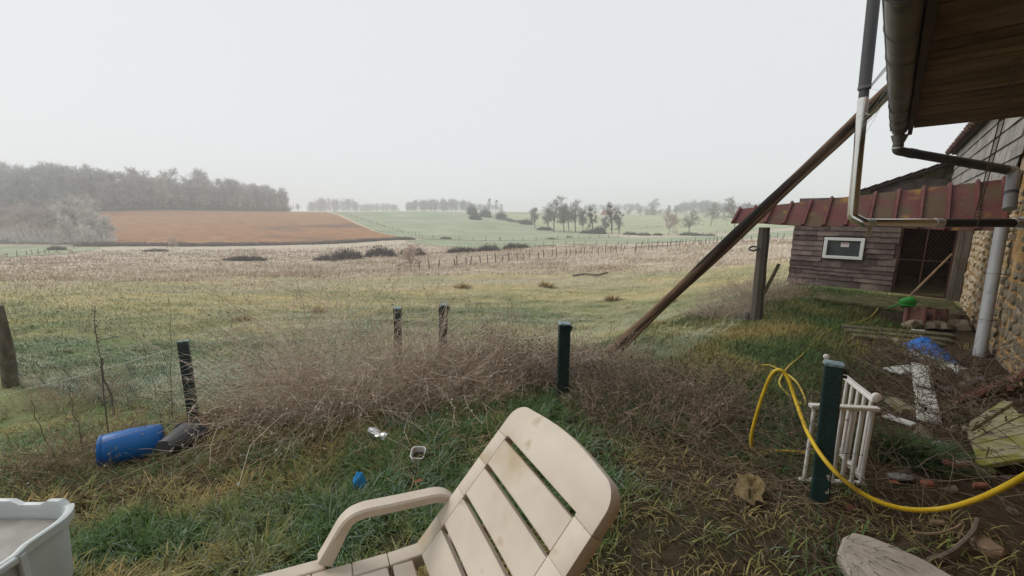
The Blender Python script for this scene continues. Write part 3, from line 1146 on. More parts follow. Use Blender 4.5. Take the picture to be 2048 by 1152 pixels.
def far_house(px, Y, w, hwall, hroof, dep, roofmat, label, rz):
    x, y = XY(px, Y)
    z = hz(x, y) - .4
    o = empty('farmhouse', (x, y, z), label, 'house', rot=(0, 0, rz))

    def loc(mb, name, mat, par=o):
        me = mb.mesh(name)
        return link_mesh(name, me, mat, par)
    mb = MB().box((0, 0, hwall / 2), (w / 2, 0, 0), (0, dep / 2, 0), (0, 0, hwall / 2))
    wall = loc(mb, 'wall', 'render')
    k = w / 2 + .4
    d2 = dep / 2 + .5
    mb = MB()
    t = .25
    mb.add([(-k, -d2, hwall - .3), (k, -d2, hwall - .3), (k * .92, 0, hwall + hroof), (-k * .92, 0, hwall + hroof), (k, d2, hwall - .3), (-k, d2, hwall - .3),
            (-k, -d2, hwall - .3 + t), (k, -d2, hwall - .3 + t), (k * .92, 0, hwall + hroof + t), (-k * .92, 0, hwall + hroof + t), (k, d2, hwall - .3 + t), (-k, d2, hwall - .3 + t)],
           [(0, 1, 2, 3), (3, 2, 4, 5), (7, 6, 9, 8), (8, 9, 11, 10), (0, 6, 7, 1), (4, 10, 11, 5), (0, 3, 9, 6), (3, 5, 11, 9), (1, 7, 8, 2), (2, 8, 10, 4)])
    roof = loc(mb, 'roof', roofmat)
    mb = MB().box((w * .22, 0, hwall + hroof + .5), (.45, 0, 0), (0, .35, 0), (0, 0, .8))
    loc(mb, 'chimney', 'render', roof)
    for k_ in (-.3, 0, .3):
        mb = MB().box((w * k_, -dep / 2 - .02, hwall * .5), (.5, 0, 0), (0, .04, 0), (0, 0, .7))
        loc(mb, 'window', 'darkglass')
    return o


far_house(1216, 392, 11, 3.2, 4.0, 8, 'redroof', 'small far house with an orange tiled roof behind the ivy trees', .25)
far_house(1301, 425, 11, 2.6, 3.2, 7, 'greyroof', 'small far barn with a dull grey roof on the ridge', -.3)
xs, ys = XY(1216.5, 700)
zs = hz(xs, ys)
ch = empty('church_tower', (xs, ys, zs), 'faint church spire on the skyline above the orange roofed house', 'church')
mb = MB().box((xs, ys, zs + 5), (2, 0, 0), (0, 2, 0), (0, 0, 5.5))
mb.build('tower', 'render', ch)
MB().lathe((xs, ys, zs + 10.4), (0, 0, 1), [(0, 2.6), (2, 1.6), (7, .6), (10, .05)], 8).build('spire', 'greyroof', ch)

# ================================================================== GRASS, WEEDS AND BRAMBLES
FENCE = np.array([(-9.5, 6.6), (-6.9, 5.4), (-3.12, 3.8), (-1.35, 4.6), (-.74, 4.2), (.43, 3.3), (1.62, 2.02), (2.6, 1.2)])


def inside(x, y):
    """True on the garden side of the chain link fence"""
    return y < np.interp(x, FENCE[:, 0], FENCE[:, 1])


def house_frame(x, y):
    return x * DX[0] + y * DX[1], x * NX[0] + y * NX[1]


# pasture turf beyond the fence
def pasture_grass():
    n1, n2 = 175000, 200000
    th = np.radians(-58 + 104 * rng.random(n1 + n2))
    r = np.concatenate([np.exp(np.log(4.2) + (np.log(72) - np.log(4.2)) * rng.random(n1)), 1 / (1 / 40 + (1 / 4.2 - 1 / 40) * rng.random(n2))])
    x, y = r * np.sin(th), r * np.cos(th)
    al, pe = house_frame(x, y)
    keep = ~inside(x, y) & ~((pe > -1.7) & (al > 3.2)) & (y > .5)
    x, y, r = x[keep], y[keep], r[keep]
    n = len(x)
    z = h(x, y) - .01
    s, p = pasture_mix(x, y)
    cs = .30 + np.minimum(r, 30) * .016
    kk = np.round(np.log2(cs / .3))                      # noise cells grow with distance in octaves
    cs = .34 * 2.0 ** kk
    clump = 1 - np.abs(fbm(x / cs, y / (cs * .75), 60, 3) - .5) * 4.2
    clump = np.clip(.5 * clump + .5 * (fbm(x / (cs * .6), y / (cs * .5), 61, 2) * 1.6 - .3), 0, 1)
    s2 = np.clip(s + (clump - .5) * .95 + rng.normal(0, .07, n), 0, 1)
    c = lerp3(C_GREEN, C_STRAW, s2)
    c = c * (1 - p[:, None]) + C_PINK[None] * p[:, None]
    c *= (1 + rng.normal(0, .08, n))[:, None]
    fr = np.clip(.06 + .42 * clump + .9 * (fbm(x / 2.2, y / 1.4, 66) - .45) + rng.normal(0, .09, n) - .12 * s, 0, .8) * (1 - .5 * p)
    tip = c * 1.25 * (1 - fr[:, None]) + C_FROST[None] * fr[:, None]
    ln = (.07 + .0075 * np.minimum(r, 60)) * (.35 + 1.6 * clump) * (.7 + .6 * rng.random(n))
    wd = .0028 + .00085 * r
    lean = np.clip(.92 + rng.normal(0, .2, n) - .30 * p, .1, 1.25)
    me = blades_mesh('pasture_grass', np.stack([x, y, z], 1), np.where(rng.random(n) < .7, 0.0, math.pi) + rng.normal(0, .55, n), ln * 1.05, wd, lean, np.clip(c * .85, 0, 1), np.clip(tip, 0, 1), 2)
    o = link_mesh('pasture_grass', me, 'plant')
    return props(o, 'tussocky frosted green and straw grass of the open pasture', 'grass', kind='stuff')


def valley_grass():
    n = 105000
    th = np.radians(-56 + 100 * rng.random(n))
    r = np.exp(np.log(36) + (np.log(135) - np.log(36)) * rng.random(n))
    x, y = r * np.sin(th), r * np.cos(th)
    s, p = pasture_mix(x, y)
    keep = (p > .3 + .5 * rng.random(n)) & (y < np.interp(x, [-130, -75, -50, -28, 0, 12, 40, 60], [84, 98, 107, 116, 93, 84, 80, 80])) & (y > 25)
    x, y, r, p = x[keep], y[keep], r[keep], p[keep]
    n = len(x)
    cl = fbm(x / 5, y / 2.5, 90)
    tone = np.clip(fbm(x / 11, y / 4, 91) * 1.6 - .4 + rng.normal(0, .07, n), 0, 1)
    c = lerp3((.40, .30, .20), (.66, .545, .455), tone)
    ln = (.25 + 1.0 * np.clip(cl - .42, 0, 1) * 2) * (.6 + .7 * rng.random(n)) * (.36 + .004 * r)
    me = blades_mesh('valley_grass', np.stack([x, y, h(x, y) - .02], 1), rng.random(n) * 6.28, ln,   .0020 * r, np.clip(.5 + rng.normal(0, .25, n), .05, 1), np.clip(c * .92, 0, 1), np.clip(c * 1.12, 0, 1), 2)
    o = link_mesh('valley_grass', me, 'plant')
    return props(o, 'tall bleached pinkish frosted grass in the valley bottom', 'grass', kind='stuff')


pasture_grass()
valley_grass()


# turf of the garden in front
def garden_grass():
    nt = 15500
    n = nt * 15
    tx = -6.2 + 9.0 * rng.random(nt) ** .60
    ty = .55 + 4.9 * rng.random(nt) ** 1.25
    ti = rng.integers(0, nt, n)
    thead = (rng.random(nt) * 6.283)[ti]
    tcol = rng.normal(0, .16, nt)[ti]
    tlen = (.75 + .6 * rng.random(nt))[ti]
    x = tx[ti] + rng.normal(0, .020, n)
    y = ty[ti] + rng.normal(0, .020, n)
    al, pe = house_frame(x, y)
    d_f = np.interp(x, FENCE[:, 0], FENCE[:, 1]) - y
    straw = fbm(x / .45, y / .45, 101)
    yard = sstep(-1.35, -.6, pe + .5 * (fbm(x / .3, y / .3, 102) - .5))
    band = sstep(-1.0, -2.0, x) * sstep(2.0, 2.35, y - .12 * (x + 2))
    keep = (d_f > -.2) & (rng.random(n) > yard * .88) & (rng.random(n) > band * .65)
    thick = np.exp(-(((x + 1.25) / 1.0) ** 2 + ((y - 3.6) / .55) ** 2)) + np.exp(-(((x - .1) / .8) ** 2 + ((y - 3.7) / .5) ** 2))
    keep &= rng.random(n) > thick * .85
    keep &= ~((np.hypot(x - 1.25, y - 2.7) < .85) & (rng.random(n) < .75))
    keep &= (x / np.maximum(y, .1) < 1.5) & (x / np.maximum(y, .1) > -1.6)
    x, y, straw, yard, band, thead, tcol, tlen = (q[keep] for q in (x, y, straw, yard, band, thead, tcol, tlen))
    n = len(x)
    left = sstep(-.3, -1.6, x) * sstep(2.4, 1.4, y)
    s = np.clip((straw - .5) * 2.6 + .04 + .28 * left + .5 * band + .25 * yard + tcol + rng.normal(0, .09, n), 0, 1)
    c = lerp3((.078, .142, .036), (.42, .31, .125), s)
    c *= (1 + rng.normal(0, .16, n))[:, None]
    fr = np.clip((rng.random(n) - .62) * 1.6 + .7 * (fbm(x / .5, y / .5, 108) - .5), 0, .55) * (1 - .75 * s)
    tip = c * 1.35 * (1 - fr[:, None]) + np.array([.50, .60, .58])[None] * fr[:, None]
    hl = fbm(x / .22, y / .22, 111)
    ln = (.05 + .13 * hl) * (.6 + .8 * rng.random(n)) * (1 - .35 * yard)
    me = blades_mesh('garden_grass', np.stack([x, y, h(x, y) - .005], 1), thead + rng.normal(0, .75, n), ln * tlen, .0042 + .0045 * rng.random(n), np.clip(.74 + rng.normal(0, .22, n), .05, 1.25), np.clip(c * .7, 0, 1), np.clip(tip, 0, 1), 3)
    o = link_mesh('garden_grass', me, 'plant')
    return props(o, 'long damp green and straw grass of the garden round the lounger', 'grass', kind='stuff')


garden_grass()


def yard_grass():
    """green strip between the yard and the canopy post"""
    n = 115000
    al = 2.0 + 8.3 * rng.random(n)
    pe = -3.2 + 4.1 * rng.random(n)
    x, y = al * DX[0] + pe * NX[0], al * DX[1] + pe * NX[1]
    f = fbm(x / .55, y / .55, 121)
    dens = sstep(.25, -.7, pe) * .95 + .30 * (f > .55)
    keep = (rng.random(n) < dens) & ~inside(x, y)
    x, y, f, pe, al = x[keep], y[keep], f[keep], pe[keep], al[keep]
    n = len(x)
    s = np.clip((fbm(x / .8, y / .8, 122) - .5) * 2.4 + .22 + rng.normal(0, .15, n), 0, 1)
    c = lerp3((.068, .122, .032), (.36, .265, .10), s) * (1 + rng.normal(0, .15, n))[:, None]
    fr = np.clip((rng.random(n) - .6) * 1.4, 0, .45) * (1 - .7 * s) * sstep(.2, -1.6, pe)
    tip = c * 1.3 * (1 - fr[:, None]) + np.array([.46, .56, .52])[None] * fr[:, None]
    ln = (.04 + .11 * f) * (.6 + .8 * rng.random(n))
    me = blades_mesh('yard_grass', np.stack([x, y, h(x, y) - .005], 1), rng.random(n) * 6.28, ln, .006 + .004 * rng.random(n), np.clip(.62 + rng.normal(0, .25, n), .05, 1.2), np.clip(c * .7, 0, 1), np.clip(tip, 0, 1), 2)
    o = link_mesh('yard_grass', me, 'plant')
    return props(o, 'short green grass strip along the yard in front of the shed', 'grass', kind='stuff')


yard_grass()


def stuff_strands(name, P, D, L_, k, wob, grav, r0, r1, cols, label, cat, sides=3, twigs=0, tl=(.05, .15), kind='stuff', mat='plant', leaf=0, leafcol=(.3, .3, .24), leafs=.008):
    n = len(P)
    PL = strand_paths(P, D, L_, k, wob, grav)
    gz_ = h(PL[:, :, 0].ravel(), PL[:, :, 1].ravel()).reshape(n, k)
    PL[:, :, 2] = np.maximum(PL[:, :, 2], gz_ + .004)
    C = np.repeat(cols[:, None, :], k, 1)
    parts = [(PL, taper(n, k, r0, r1), C, sides)]
    if twigs:
        T2 = sprout(PL, twigs, .25, 1, .8, tl[0], tl[1], 4, .3, .05)
        C2 = np.repeat(np.repeat(cols, twigs, 0)[:, None, :] * 1.08, 4, 1)
        parts.append((T2, taper(len(T2), 4, r1 * 1.1, r1 * .6), C2, 2))
        if leaf:
            m = int(leaf)
            i = rng.integers(0, len(T2), m)
            pl = strand_paths(T2[i, rng.integers(1, 4, m)], rng.normal(0, 1, (m, 3)), np.full(m, leafs * 2), 2, 0, 0)
            parts.append((pl, np.full((m, 2), leafs * .6), colk(m, 2, leafcol, .2), 2))
    return cat_mesh(name, parts), label, cat


def dry_bush(cx, cy, wx, wy, hh, n, col_a, col_b, label, name='dry_shrub', twigs=5, leaf=0, leafcol=(.3, .3, .24), spread=.6, skew=(0, 0), r=.0022, wob=.27):
    a = rng.random(n) * 6.283
    q = np.sqrt(rng.random(n))
    x = cx + np.cos(a) * q * wx * .42
    y = cy + np.sin(a) * q * wy * .42
    P = np.stack([x, y, h(x, y) - .02], 1)
    D = np.stack([np.cos(a) * spread + rng.normal(0, .35, n) + skew[0], np.sin(a) * spread * .7 + rng.normal(0, .3, n) + skew[1], np.full(n, 1.0)], 1)
    L_ = hh * (.55 + .8 * rng.random(n)) * (1.1 - .45 * q)
    cols = lerp3(col_a, col_b, rng.random(n)) * (1 + rng.normal(0, .12, n))[:, None]
    me, _, _ = stuff_strands('stems', P, D, L_, 8, wob, .035, r, r * .55, np.clip(cols, 0, 1), '', '', 3, twigs, (hh * .12, hh * .30), leaf=0)
    root = empty(name, (cx, cy, hz(cx, cy)), label, 'shrub')
    nc = max(4, n // 70)
    a2 = rng.random(nc) * 6.283
    x2, y2 = cx + np.cos(a2) * wx * .3, cy + np.sin(a2) * wy * .3
    PC = np.stack([x2, y2, h(x2, y2)], 1)
    DC = np.stack([np.cos(a2) * .8 + skew[0], np.sin(a2) * .5, np.full(nc, .9)], 1)
    mc, _, _ = stuff_strands('canes', PC, DC, hh * (.8 + .6 * rng.random(nc)), 12, .16, .07, r * 1.25, r * .6, np.clip(lerp3(col_a, col_b, rng.random(nc)) * .9, 0, 1), '', '', 4, 4, (hh * .15, hh * .3))
    oc_ = link_mesh('canes', mc, 'plant', root)
    oc_.location = tuple(-np.array(root.location))
    oc_['kind'] = 'stuff'
    o = link_mesh('stems', me, 'plant', root)
    o.location = tuple(-np.array(root.location))
    o['kind'] = 'stuff'
    if leaf:
        nv = len(me.vertices)
        v = np.empty(nv * 3, np.float32)
        me.vertices.foreach_get('co', v)
        v = v.reshape(-1, 3)
        v = v[v[:, 2] > hz(cx, cy) + .12]
        p0 = v[rng.integers(0, len(v), leaf)]
        pl = strand_paths(p0.astype(float), rng.normal(0, 1, (leaf, 3)), np.full(leaf, .014), 2, 0, 0)
        lf = link_mesh('withered_leaves', strands_mesh('withered_leaves', pl, np.full((leaf, 2), .0044), colk(leaf, 2, leafcol, .25), 2), 'plant', root)
        lf.location = tuple(-np.array(root.location))
        lf['kind'] = 'stuff'
    return root


dry_bush(-1.5, 3.6, 1.9, 1.0, 1.36, 1050, (.48, .38, .29), (.74, .61, .49), 'large pinkish brown dry shrub left of the paired green posts', leaf=5200, leafcol=(.36, .37, .32), spread=.75)
dry_bush(-.55, 3.45, 1.1, .8,   .60, 420, (.38, .28, .20), (.60, .46, .34), 'low dry shrub arching right in front of the paired green posts', spread=.8, skew=(.15, 0), leaf=800, leafcol=(.32, .30, .24))
dry_bush(.02, 3.95, 1.25, .8,   .84, 700, (.34, .26, .21), (.58, .47, .38), 'dense greyish dry shrub left of the middle green post', leaf=2600, leafcol=(.20, .155, .12), spread=.45)
dry_bush(.95, 4.05, 1.3, .9, .55, 420, (.21, .16, .12), (.36, .28, .21), 'low dead weeds at the foot of the leaning pole', leaf=900, leafcol=(.22, .18, .14), spread=.6)
dry_bush(1.15, 3.05, 1.5, 1.2, .48, 620, (.19, .14, .10), (.36, .27, .19), 'dark tangle of dead weeds right of the middle green post', leaf=2000, leafcol=(.13, .10, .075), spread=.7)
dry_bush(1.75, 3.5, 1.2, 1.1, .34, 300, (.20, .15, .10), (.34, .26, .18), 'thin dead weeds behind the yellow hose loop', leaf=700, leafcol=(.10, .08, .06), spread=.6)
_q = G(1455, 640)
dry_bush(_q[0], _q[1] + .25, 1.3, .8, .50, 420, (.32, .25, .20), (.48, .38, .31), 'pale dry shrub left of the canopy post', leaf=900, leafcol=(.40, .33, .27), spread=.5)
_q = G(1550, 610)
dry_bush(_q[0], _q[1] + .5, 1.6, 1.2, .75, 420, (.30, .23, .18), (.45, .36, .29), 'pale dry shrub behind the canopy post beside the shed', leaf=600, leafcol=(.40, .32, .27), spread=.3)
_q = G(1460, 585)
dry_bush(_q[0], _q[1], 2.6, 1.6, .6, 260, (.36, .28, .22), (.5, .4, .33), 'distant pale weeds seen left of the canopy post', r=.004, spread=.3)
dry_bush(-3.6, 3.1, 1.4, .9, .5, 260, (.20, .14, .09), (.34, .25, .16), 'sparse dry weeds on the fence left of the blue barrel', leaf=300, spread=.35)
dry_bush(-2.5, 3.55, 1.1, .5, .34, 320, (.24, .14, .09), (.36, .23, .15), 'rusty brown dead weeds at the foot of the left green post', spread=.6)
dry_bush(-5.6, 4.7, 1.8, 1.0, .55, 220, (.30, .23, .15), (.46, .37, .26), 'dry weeds beside the wooden post at the far left', spread=.5)


def litter(name, n, fx, cols, lmin, lmax, r0, label, cat, up=.25, wob=.18, k=6, twigs=0):
    x, y = fx(n)
    n = len(x)
    P = np.stack([x, y, h(x, y) + .005 + .03 * rng.random(n)], 1)
    a = rng.random(n) * 6.283
    D = np.stack([np.cos(a), np.sin(a), up * (rng.random(n) * 1.4 - .2)], 1)
    c = lerp3(cols[0], cols[1], rng.random(n)) * (1 + rng.normal(0, .12, n))[:, None]
    me, _, _ = stuff_strands(name, P, D, lmin + (lmax - lmin) * rng.random(n), k, wob, .06, r0, r0 * .5, np.clip(c, 0, 1), '', '', 3, twigs)
    o = link_mesh(name, me, 'plant')
    return props(o, label, cat, kind='stuff')


def _gauss(cx, cy, sx, sy):
    return lambda n: (cx + rng.normal(0, sx, n), cy + rng.normal(0, sy, n))


litter('dead_straw', 900, _gauss(-.75, 2.75, .55, .30), ((.30, .20, .10), (.48, .36, .20)), .12, .40, .0022, 'bleached dead straw lying round the crushed can', 'straw')
litter('dead_stalks', 1500, _gauss(1.3, 2.5, .5, .45), ((.15, .105, .07), (.34, .25, .165)), .10, .32, .0019, 'brown dead stalks matted in front of the right green post', 'stalks')
litter('dead_leaves', 1300, _gauss(-2.6, 2.75, .75, .28), ((.13, .085, .05), (.28, .19, .11)), .08, .26, .0026, 'brown dead leaves and stalks round the blue barrel', 'stalks')


def _yard(n):
    al = .7 + 5.8 * rng.random(n)
    pe = -.95 + 1.85 * rng.random(n)
    x, y = al * DX[0] + pe * NX[0], al * DX[1] + pe * NX[1]
    return x, y


litter('yard_litter', 2600, _yard, ((.07, .05, .034), (.22, .16, .105)), .05, .24, .0018, 'dead straw and thin twigs littering the bare yard', 'straw')
litter('yard_twigs', 420, lambda n: (lambda al, pe: (al * DX[0] + pe * NX[0], al * DX[1] + pe * NX[1]))(3.0 + 3.4 * rng.random(n), -.1 + .95 * rng.random(n)),
       ((.07, .05, .04), (.17, .13, .10)), .25, .7, .003, 'dark bramble twigs trailing over the rubbish by the stone wall', 'twigs', up=.9, twigs=3)


def weed_stalk(px, py0, px1, py1, Y, r, label, beads=True, col=(.10, .08, .065)):
    p0, p1 = aty(px, py0, Y), aty(px1, py1, Y)
    p0[2] = hz(p0[0], p0[1]) - .01
    n = 9
    pts = [p0 + (p1 - p0) * i / (n - 1) + np.array([rng.normal(0, .008), rng.normal(0, .01), 0]) for i in range(n)]
    root = empty('weed_stalk', p0, label, 'stalk')
    mb = MB().tube(pts, np.linspace(r, r * .45, n), 5)
    mb.build('stem', 'stalk', root)
    if beads:
        mb = MB()
        for i in range(13):
            t = .72 + .28 * rng.random()
            c = p0 + (p1 - p0) * t + np.array([rng.normal(0, .013), rng.normal(0, .012), 0])
            mb.lathe(c, rng.normal(0, 1, 3), [(-.008, .002), (-.003, .007), (.003, .006), (.008, .001)], 5)
        mb.build('seed_heads', 'stalk', root)


MAT['stalk'] = nmat('dead_stalk', [(.3, (.09, .07, .055)), (.7, (.18, .145, .115))], 20, .9, .2, 60)
weed_stalk(213, 845, 187, 612, 3.4, .006, 'tall dead stalk with dark seed heads behind the blue barrel')
weed_stalk(345, 830, 336, 592, 3.7, .0035, 'thin frosted stalk left of the left green post', False)
weed_stalk(322, 825, 283, 680, 3.6, .003, 'thin leaning stalk between the dark twig and the green post', False)
weed_stalk(105, 905, 60, 800, 3.1, .005, 'dark bent stem at the lower left by the fence', False)
weed_stalk(165, 880, 135, 770, 3.2, .004, 'thin dark stem left of the tall seed stalk', False)
p = [aty(204, 716, 3.5), aty(203, 735, 3.5), aty(206, 757, 3.5), aty(216, 775, 3.5), aty(224, 795, 3.5), aty(228, 830, 3.5)]
rebase(MB().tube(p, [.007, .009, .009, .008, .008, .008], 6).build('crooked_twig', 'stalk', None, smooth=True, label='crooked dark twig caught in the fence mesh', cat='twig'))

# ================================================================== GARDEN FENCE
MAT['greenpost'] = nmat('dark_green_paint', [(.3, (.004, .018, .018)), (.7, (.009, .032, .030))], 8, .45, .25, 60, spots=[(16, .655, (.36, .33, .27), .02), (5, .58, (.03, .045, .036), .1)], spec=.4)
MAT['postcap'] = nmat('frosted_cap', [(.35, (.04, .085, .085)), (.65, (.30, .38, .40))], 30, .6, .2, 80)
MAT['meshwire'] = nmat('green_wire', [(.4, (.03, .045, .035)), (.7, (.07, .085, .07))], 30, .6, 0)
MAT['cord'] = nmat('pale_cord', [(.4, (.42, .46, .38)), (.7, (.6, .62, .55))], 40, .8, 0)
MAT['bark'] = nmat('grey_bark', [(.3, (.07, .055, .045)), (.5, (.14, .115, .09)), (.72, (.26, .22, .175))], 7, .9, .9, 28, stretch=(1, 1, .25), dist=.03)

fence = empty('chain_link_fence', (-3.12, 3.8, hz(-3.12, 3.8)), 'sagging chain link fence on dark green posts round the garden', 'fence')


def green_post(ptop, pbot, w, yaw, knob=True):
    ptop, pbot = np.asarray(ptop, float), np.asarray(pbot, float)
    pbot = pbot - (ptop - pbot) / np.linalg.norm(ptop - pbot) * .12
    ax = (ptop - pbot) / np.linalg.norm(ptop - pbot)
    s = np.array([math.cos(yaw), math.sin(yaw), 0])
    s = s - ax * (s @ ax)
    s /= np.linalg.norm(s)
    u = np.cross(ax, s)
    mb = MB().box((ptop + pbot) / 2, s * w / 2, u * w / 2, ax * np.linalg.norm(ptop - pbot) / 2)
    po = mb.build('post', 'greenpost', fence, bevel=.006)
    mb = MB().box(ptop + ax * .004, s * (w / 2 + .003), u * (w / 2 + .003), ax * .008)
    mb.build('post_cap', 'postcap', po, bevel=.003)
    if knob:
        mb = MB().tube([ptop - ax * .03 + s * w / 2, ptop - ax * .03 + s * (w / 2 + .022)], .014, 8)
        mb.tube([ptop - ax * .055 + s * w / 2, ptop - ax * .055 + s * (w / 2 + .018)], .009, 8)
        mb.build('insulator', 'meshwire', po)
    return ptop, pbot


PT = {}
PT['L'] = green_post(aty(366, 684, 3.8), aty(388, 840, 3.72), .088, .58, False)
PT['A'] = green_post(aty(795, 617, 4.6), aty(797, 730, 4.6), .085, .1, False)
PT['B'] = green_post(aty(887, 610, 4.2), aty(886, 750, 4.2), .090, .05)
PT['C'] = green_post(aty(1129, 648, 3.3), aty(1124, 800, 3.3), .095, .02)
PT['R'] = green_post(aty(1668, 729, 1.92), aty(1641, 972, 1.88), .076, -.62)

WP = [G(20, 772) + np.array([0, 0, -.1]), aty(14, 700, 5.4), aty(4, 655, 5.4), aty(-6, 610, 5.35)]
mb = MB().tube(WP, [.085, .075, .065, .06], 9)
mb.build('wooden_post', 'bark', fence, smooth=True, label='rough grey wooden post at the far left')


def mesh_span(p0, p1, hgt, z0off, sag, seed, lean=0.0):
    """diamond netting between two plan points; foot follows the ground"""
    p0, p1 = np.asarray(p0, float), np.asarray(p1, float)
    L_ = np.linalg.norm(p1[:2] - p0[:2])
    pitch = .062
    nu = max(2, int(L_ / pitch))
    nv = max(2, int(hgt / pitch))
    r_ = np.random.default_rng(seed)

    def pt(u, v):
        q = p0[:2] + (p1[:2] - p0[:2]) * (u / nu)
        top = p0[2] + (p1[2] - p0[2]) * (u / nu) - sag * 4 * (u / nu) * (1 - u / nu)
        zg = hz(q[0], q[1]) + z0off
        z = zg + (top - zg) * (v / nv)
        off = .03 * math.sin(u * .55 + seed) + .02 * math.sin(v * 1.3 + u * .2)
        n_ = np.array([-(p1 - p0)[1], (p1 - p0)[0]]) / L_
        q = q + n_ * (off + lean * (v / nv))
        return np.array([q[0], q[1], z + .006 * math.sin(u * 1.7)])
    grid = {}
    for u in range(nu + 1):
        for v in range(nv + 1):
            grid[u, v] = pt(u, v)
    lines = []
    for s0 in range(-nv, nu + 1):
        l1 = [grid[s0 + v, v] for v in range(nv + 1) if 0 <= s0 + v <= nu]
        if len(l1) > 1:
            lines.append(l1)
        l2 = [grid[s0 + nv - v, v] for v in range(nv + 1) if 0 <= s0 + nv - v <= nu]
        if len(l2) > 1:
            lines.append(l2)
    mb = MB()
    for l in lines:
        mb.tube(l, .0012, 3, False)
    o = mb.build('wire_netting', 'meshwire', fence)
    o['kind'] = 'stuff'
    mb = MB()
    mb.tube([grid[u, nv] for u in range(nu + 1)], .003, 4, False)
    return o


tw = np.array([0, 0, -.10])
mesh_span(aty(8, 690, 5.4) + np.array([0, 0, -.25]), PT['L'][0] + tw, .7, 0, .05, 1)
mesh_span(PT['L'][0] + tw, PT['A'][0] + tw, .75, 0, .05, 2)
mesh_span(PT['B'][0] + tw * .6, PT['C'][0] + tw, .75, 0, .08, 3)
mesh_span(PT['C'][0] + tw * 2, aty(1450, 735, 2.65), .6, 0, .05, 4)
mesh_span(aty(1450, 735, 2.65), PT['R'][0] + tw * 2, .5, 0, .10, 5)


def cord(pts, r=.0035):
    return MB().tube(pts, r, 5, False).build('tension_wire', 'cord', fence)


def sagline(a, b, s, n=12):
    a, b = np.asarray(a, float), np.asarray(b, float)
    return [a + (b - a) * t - np.array([0, 0, s * 4 * t * (1 - t)]) for t in np.linspace(0, 1, n)]


cord(sagline(aty(-40, 800, 5.2), PT['L'][0] + np.array([-.05, 0, -.05]), .03) + sagline(PT['L'][0] + np.array([.05, 0, -.04]), PT['A'][0] + np.array([-.05, 0, -.05]), .03)[0:])
cord(sagline(PT['A'][0] + np.array([.05, 0, -.06]), PT['B'][0] + np.array([-.05, 0, -.05]), .02))
cord(sagline(PT['B'][0] + np.array([.07, 0, -.05]), PT['C'][0] + np.array([-.05, 0, -.08]), .16))

# ================================================================== LEANING POLE
MAT['pole'] = nmat('scorched_timber', [(.28, (.018, .013, .010)), (.42, (.075, .046, .028)), (.56, (.15, .092, .056)), (.75, (.26, .18, .115))], 9, .85, 1.0, 40, stretch=(1, 1, .10), dist=.02, spots=[(3.0, .52, (.012, .010, .009), .06)])
MAT['poleslab'] = nmat('split_timber', [(.3, (.07, .045, .028)), (.55, (.17, .108, .066)), (.75, (.27, .18, .115))], 9, .85, .9, 40, stretch=(1, 1, .10), dist=.02)
pb = G(1215, 714)
ptp = aty(1814, 147, 4.5)
ax = (ptp - pb) / np.linalg.norm(ptp - pb)
prop = empty('leaning_pole', pb, 'long dark scorched wooden pole leaning up against the eaves', 'pole')
_, s_, u_ = basis(ax)
PLEN = np.linalg.norm(ptp - pb) + .15
prot = Vector(ax).to_track_quat('Z', 'Y').to_euler()
n = 40


def pole_part(name, mb, mat, smooth=True):
    o = link_mesh(name, mb.mesh(name, (0, 0, 0), 0, smooth), mat, prop)
    o.rotation_euler = prot
    o.location = tuple(-ax * .15)
    return o


def pole_tube(cx, cy, r0, r1, ns, sq, seed, z0=0.0, z1=PLEN):
    """knotty round timber with ragged, flattened sides along local z"""
    V, Fc = [], []
    for i in range(n):
        t = i / (n - 1)
        zz_ = z0 + (z1 - z0) * t
        ox = .010 * math.sin(t * 9 + seed) + cx
        oy = .008 * math.sin(t * 14 + seed) + cy
        for k in range(ns):
            an = 2 * math.pi * k / ns
            rr_ = (r0 + (r1 - r0) * t) * (1 + .16 * (vnoise(np.array([k * 1.3 + seed]), np.array([t * 16]), 3)[0] - .5) + .10 * (vnoise(np.array([k * 2.1]), np.array([t * 45]), 8)[0] - .5))
            V.append((ox + rr_ * math.cos(an), oy + rr_ * sq * math.sin(an), zz_))
    for i in range(n - 1):
        for k in range(ns):
            Fc.append((i * ns + k, i * ns + (k + 1) % ns, (i + 1) * ns + (k + 1) % ns, (i + 1) * ns + k))
    Fc += [tuple(range(ns)), tuple(range((n - 1) * ns, n * ns))]
    return MB().add(V, Fc)


# which way is up across the pole
_q = prot.to_quaternion()
lx, ly = np.array(_q @ Vector((1, 0, 0))), np.array(_q @ Vector((0, 1, 0)))
upx, upy = float(lx @ u_), float(ly @ u_)
pole_part('log', pole_tube(upx * .020, upy * .020, .054, .046, 12, .95, 1.0), 'pole')
pole_part('split_slat', pole_tube(-upx * .040, -upy * .040, .036, .030, 8, .9, 5.0, .35, PLEN - .1), 'poleslab', False)

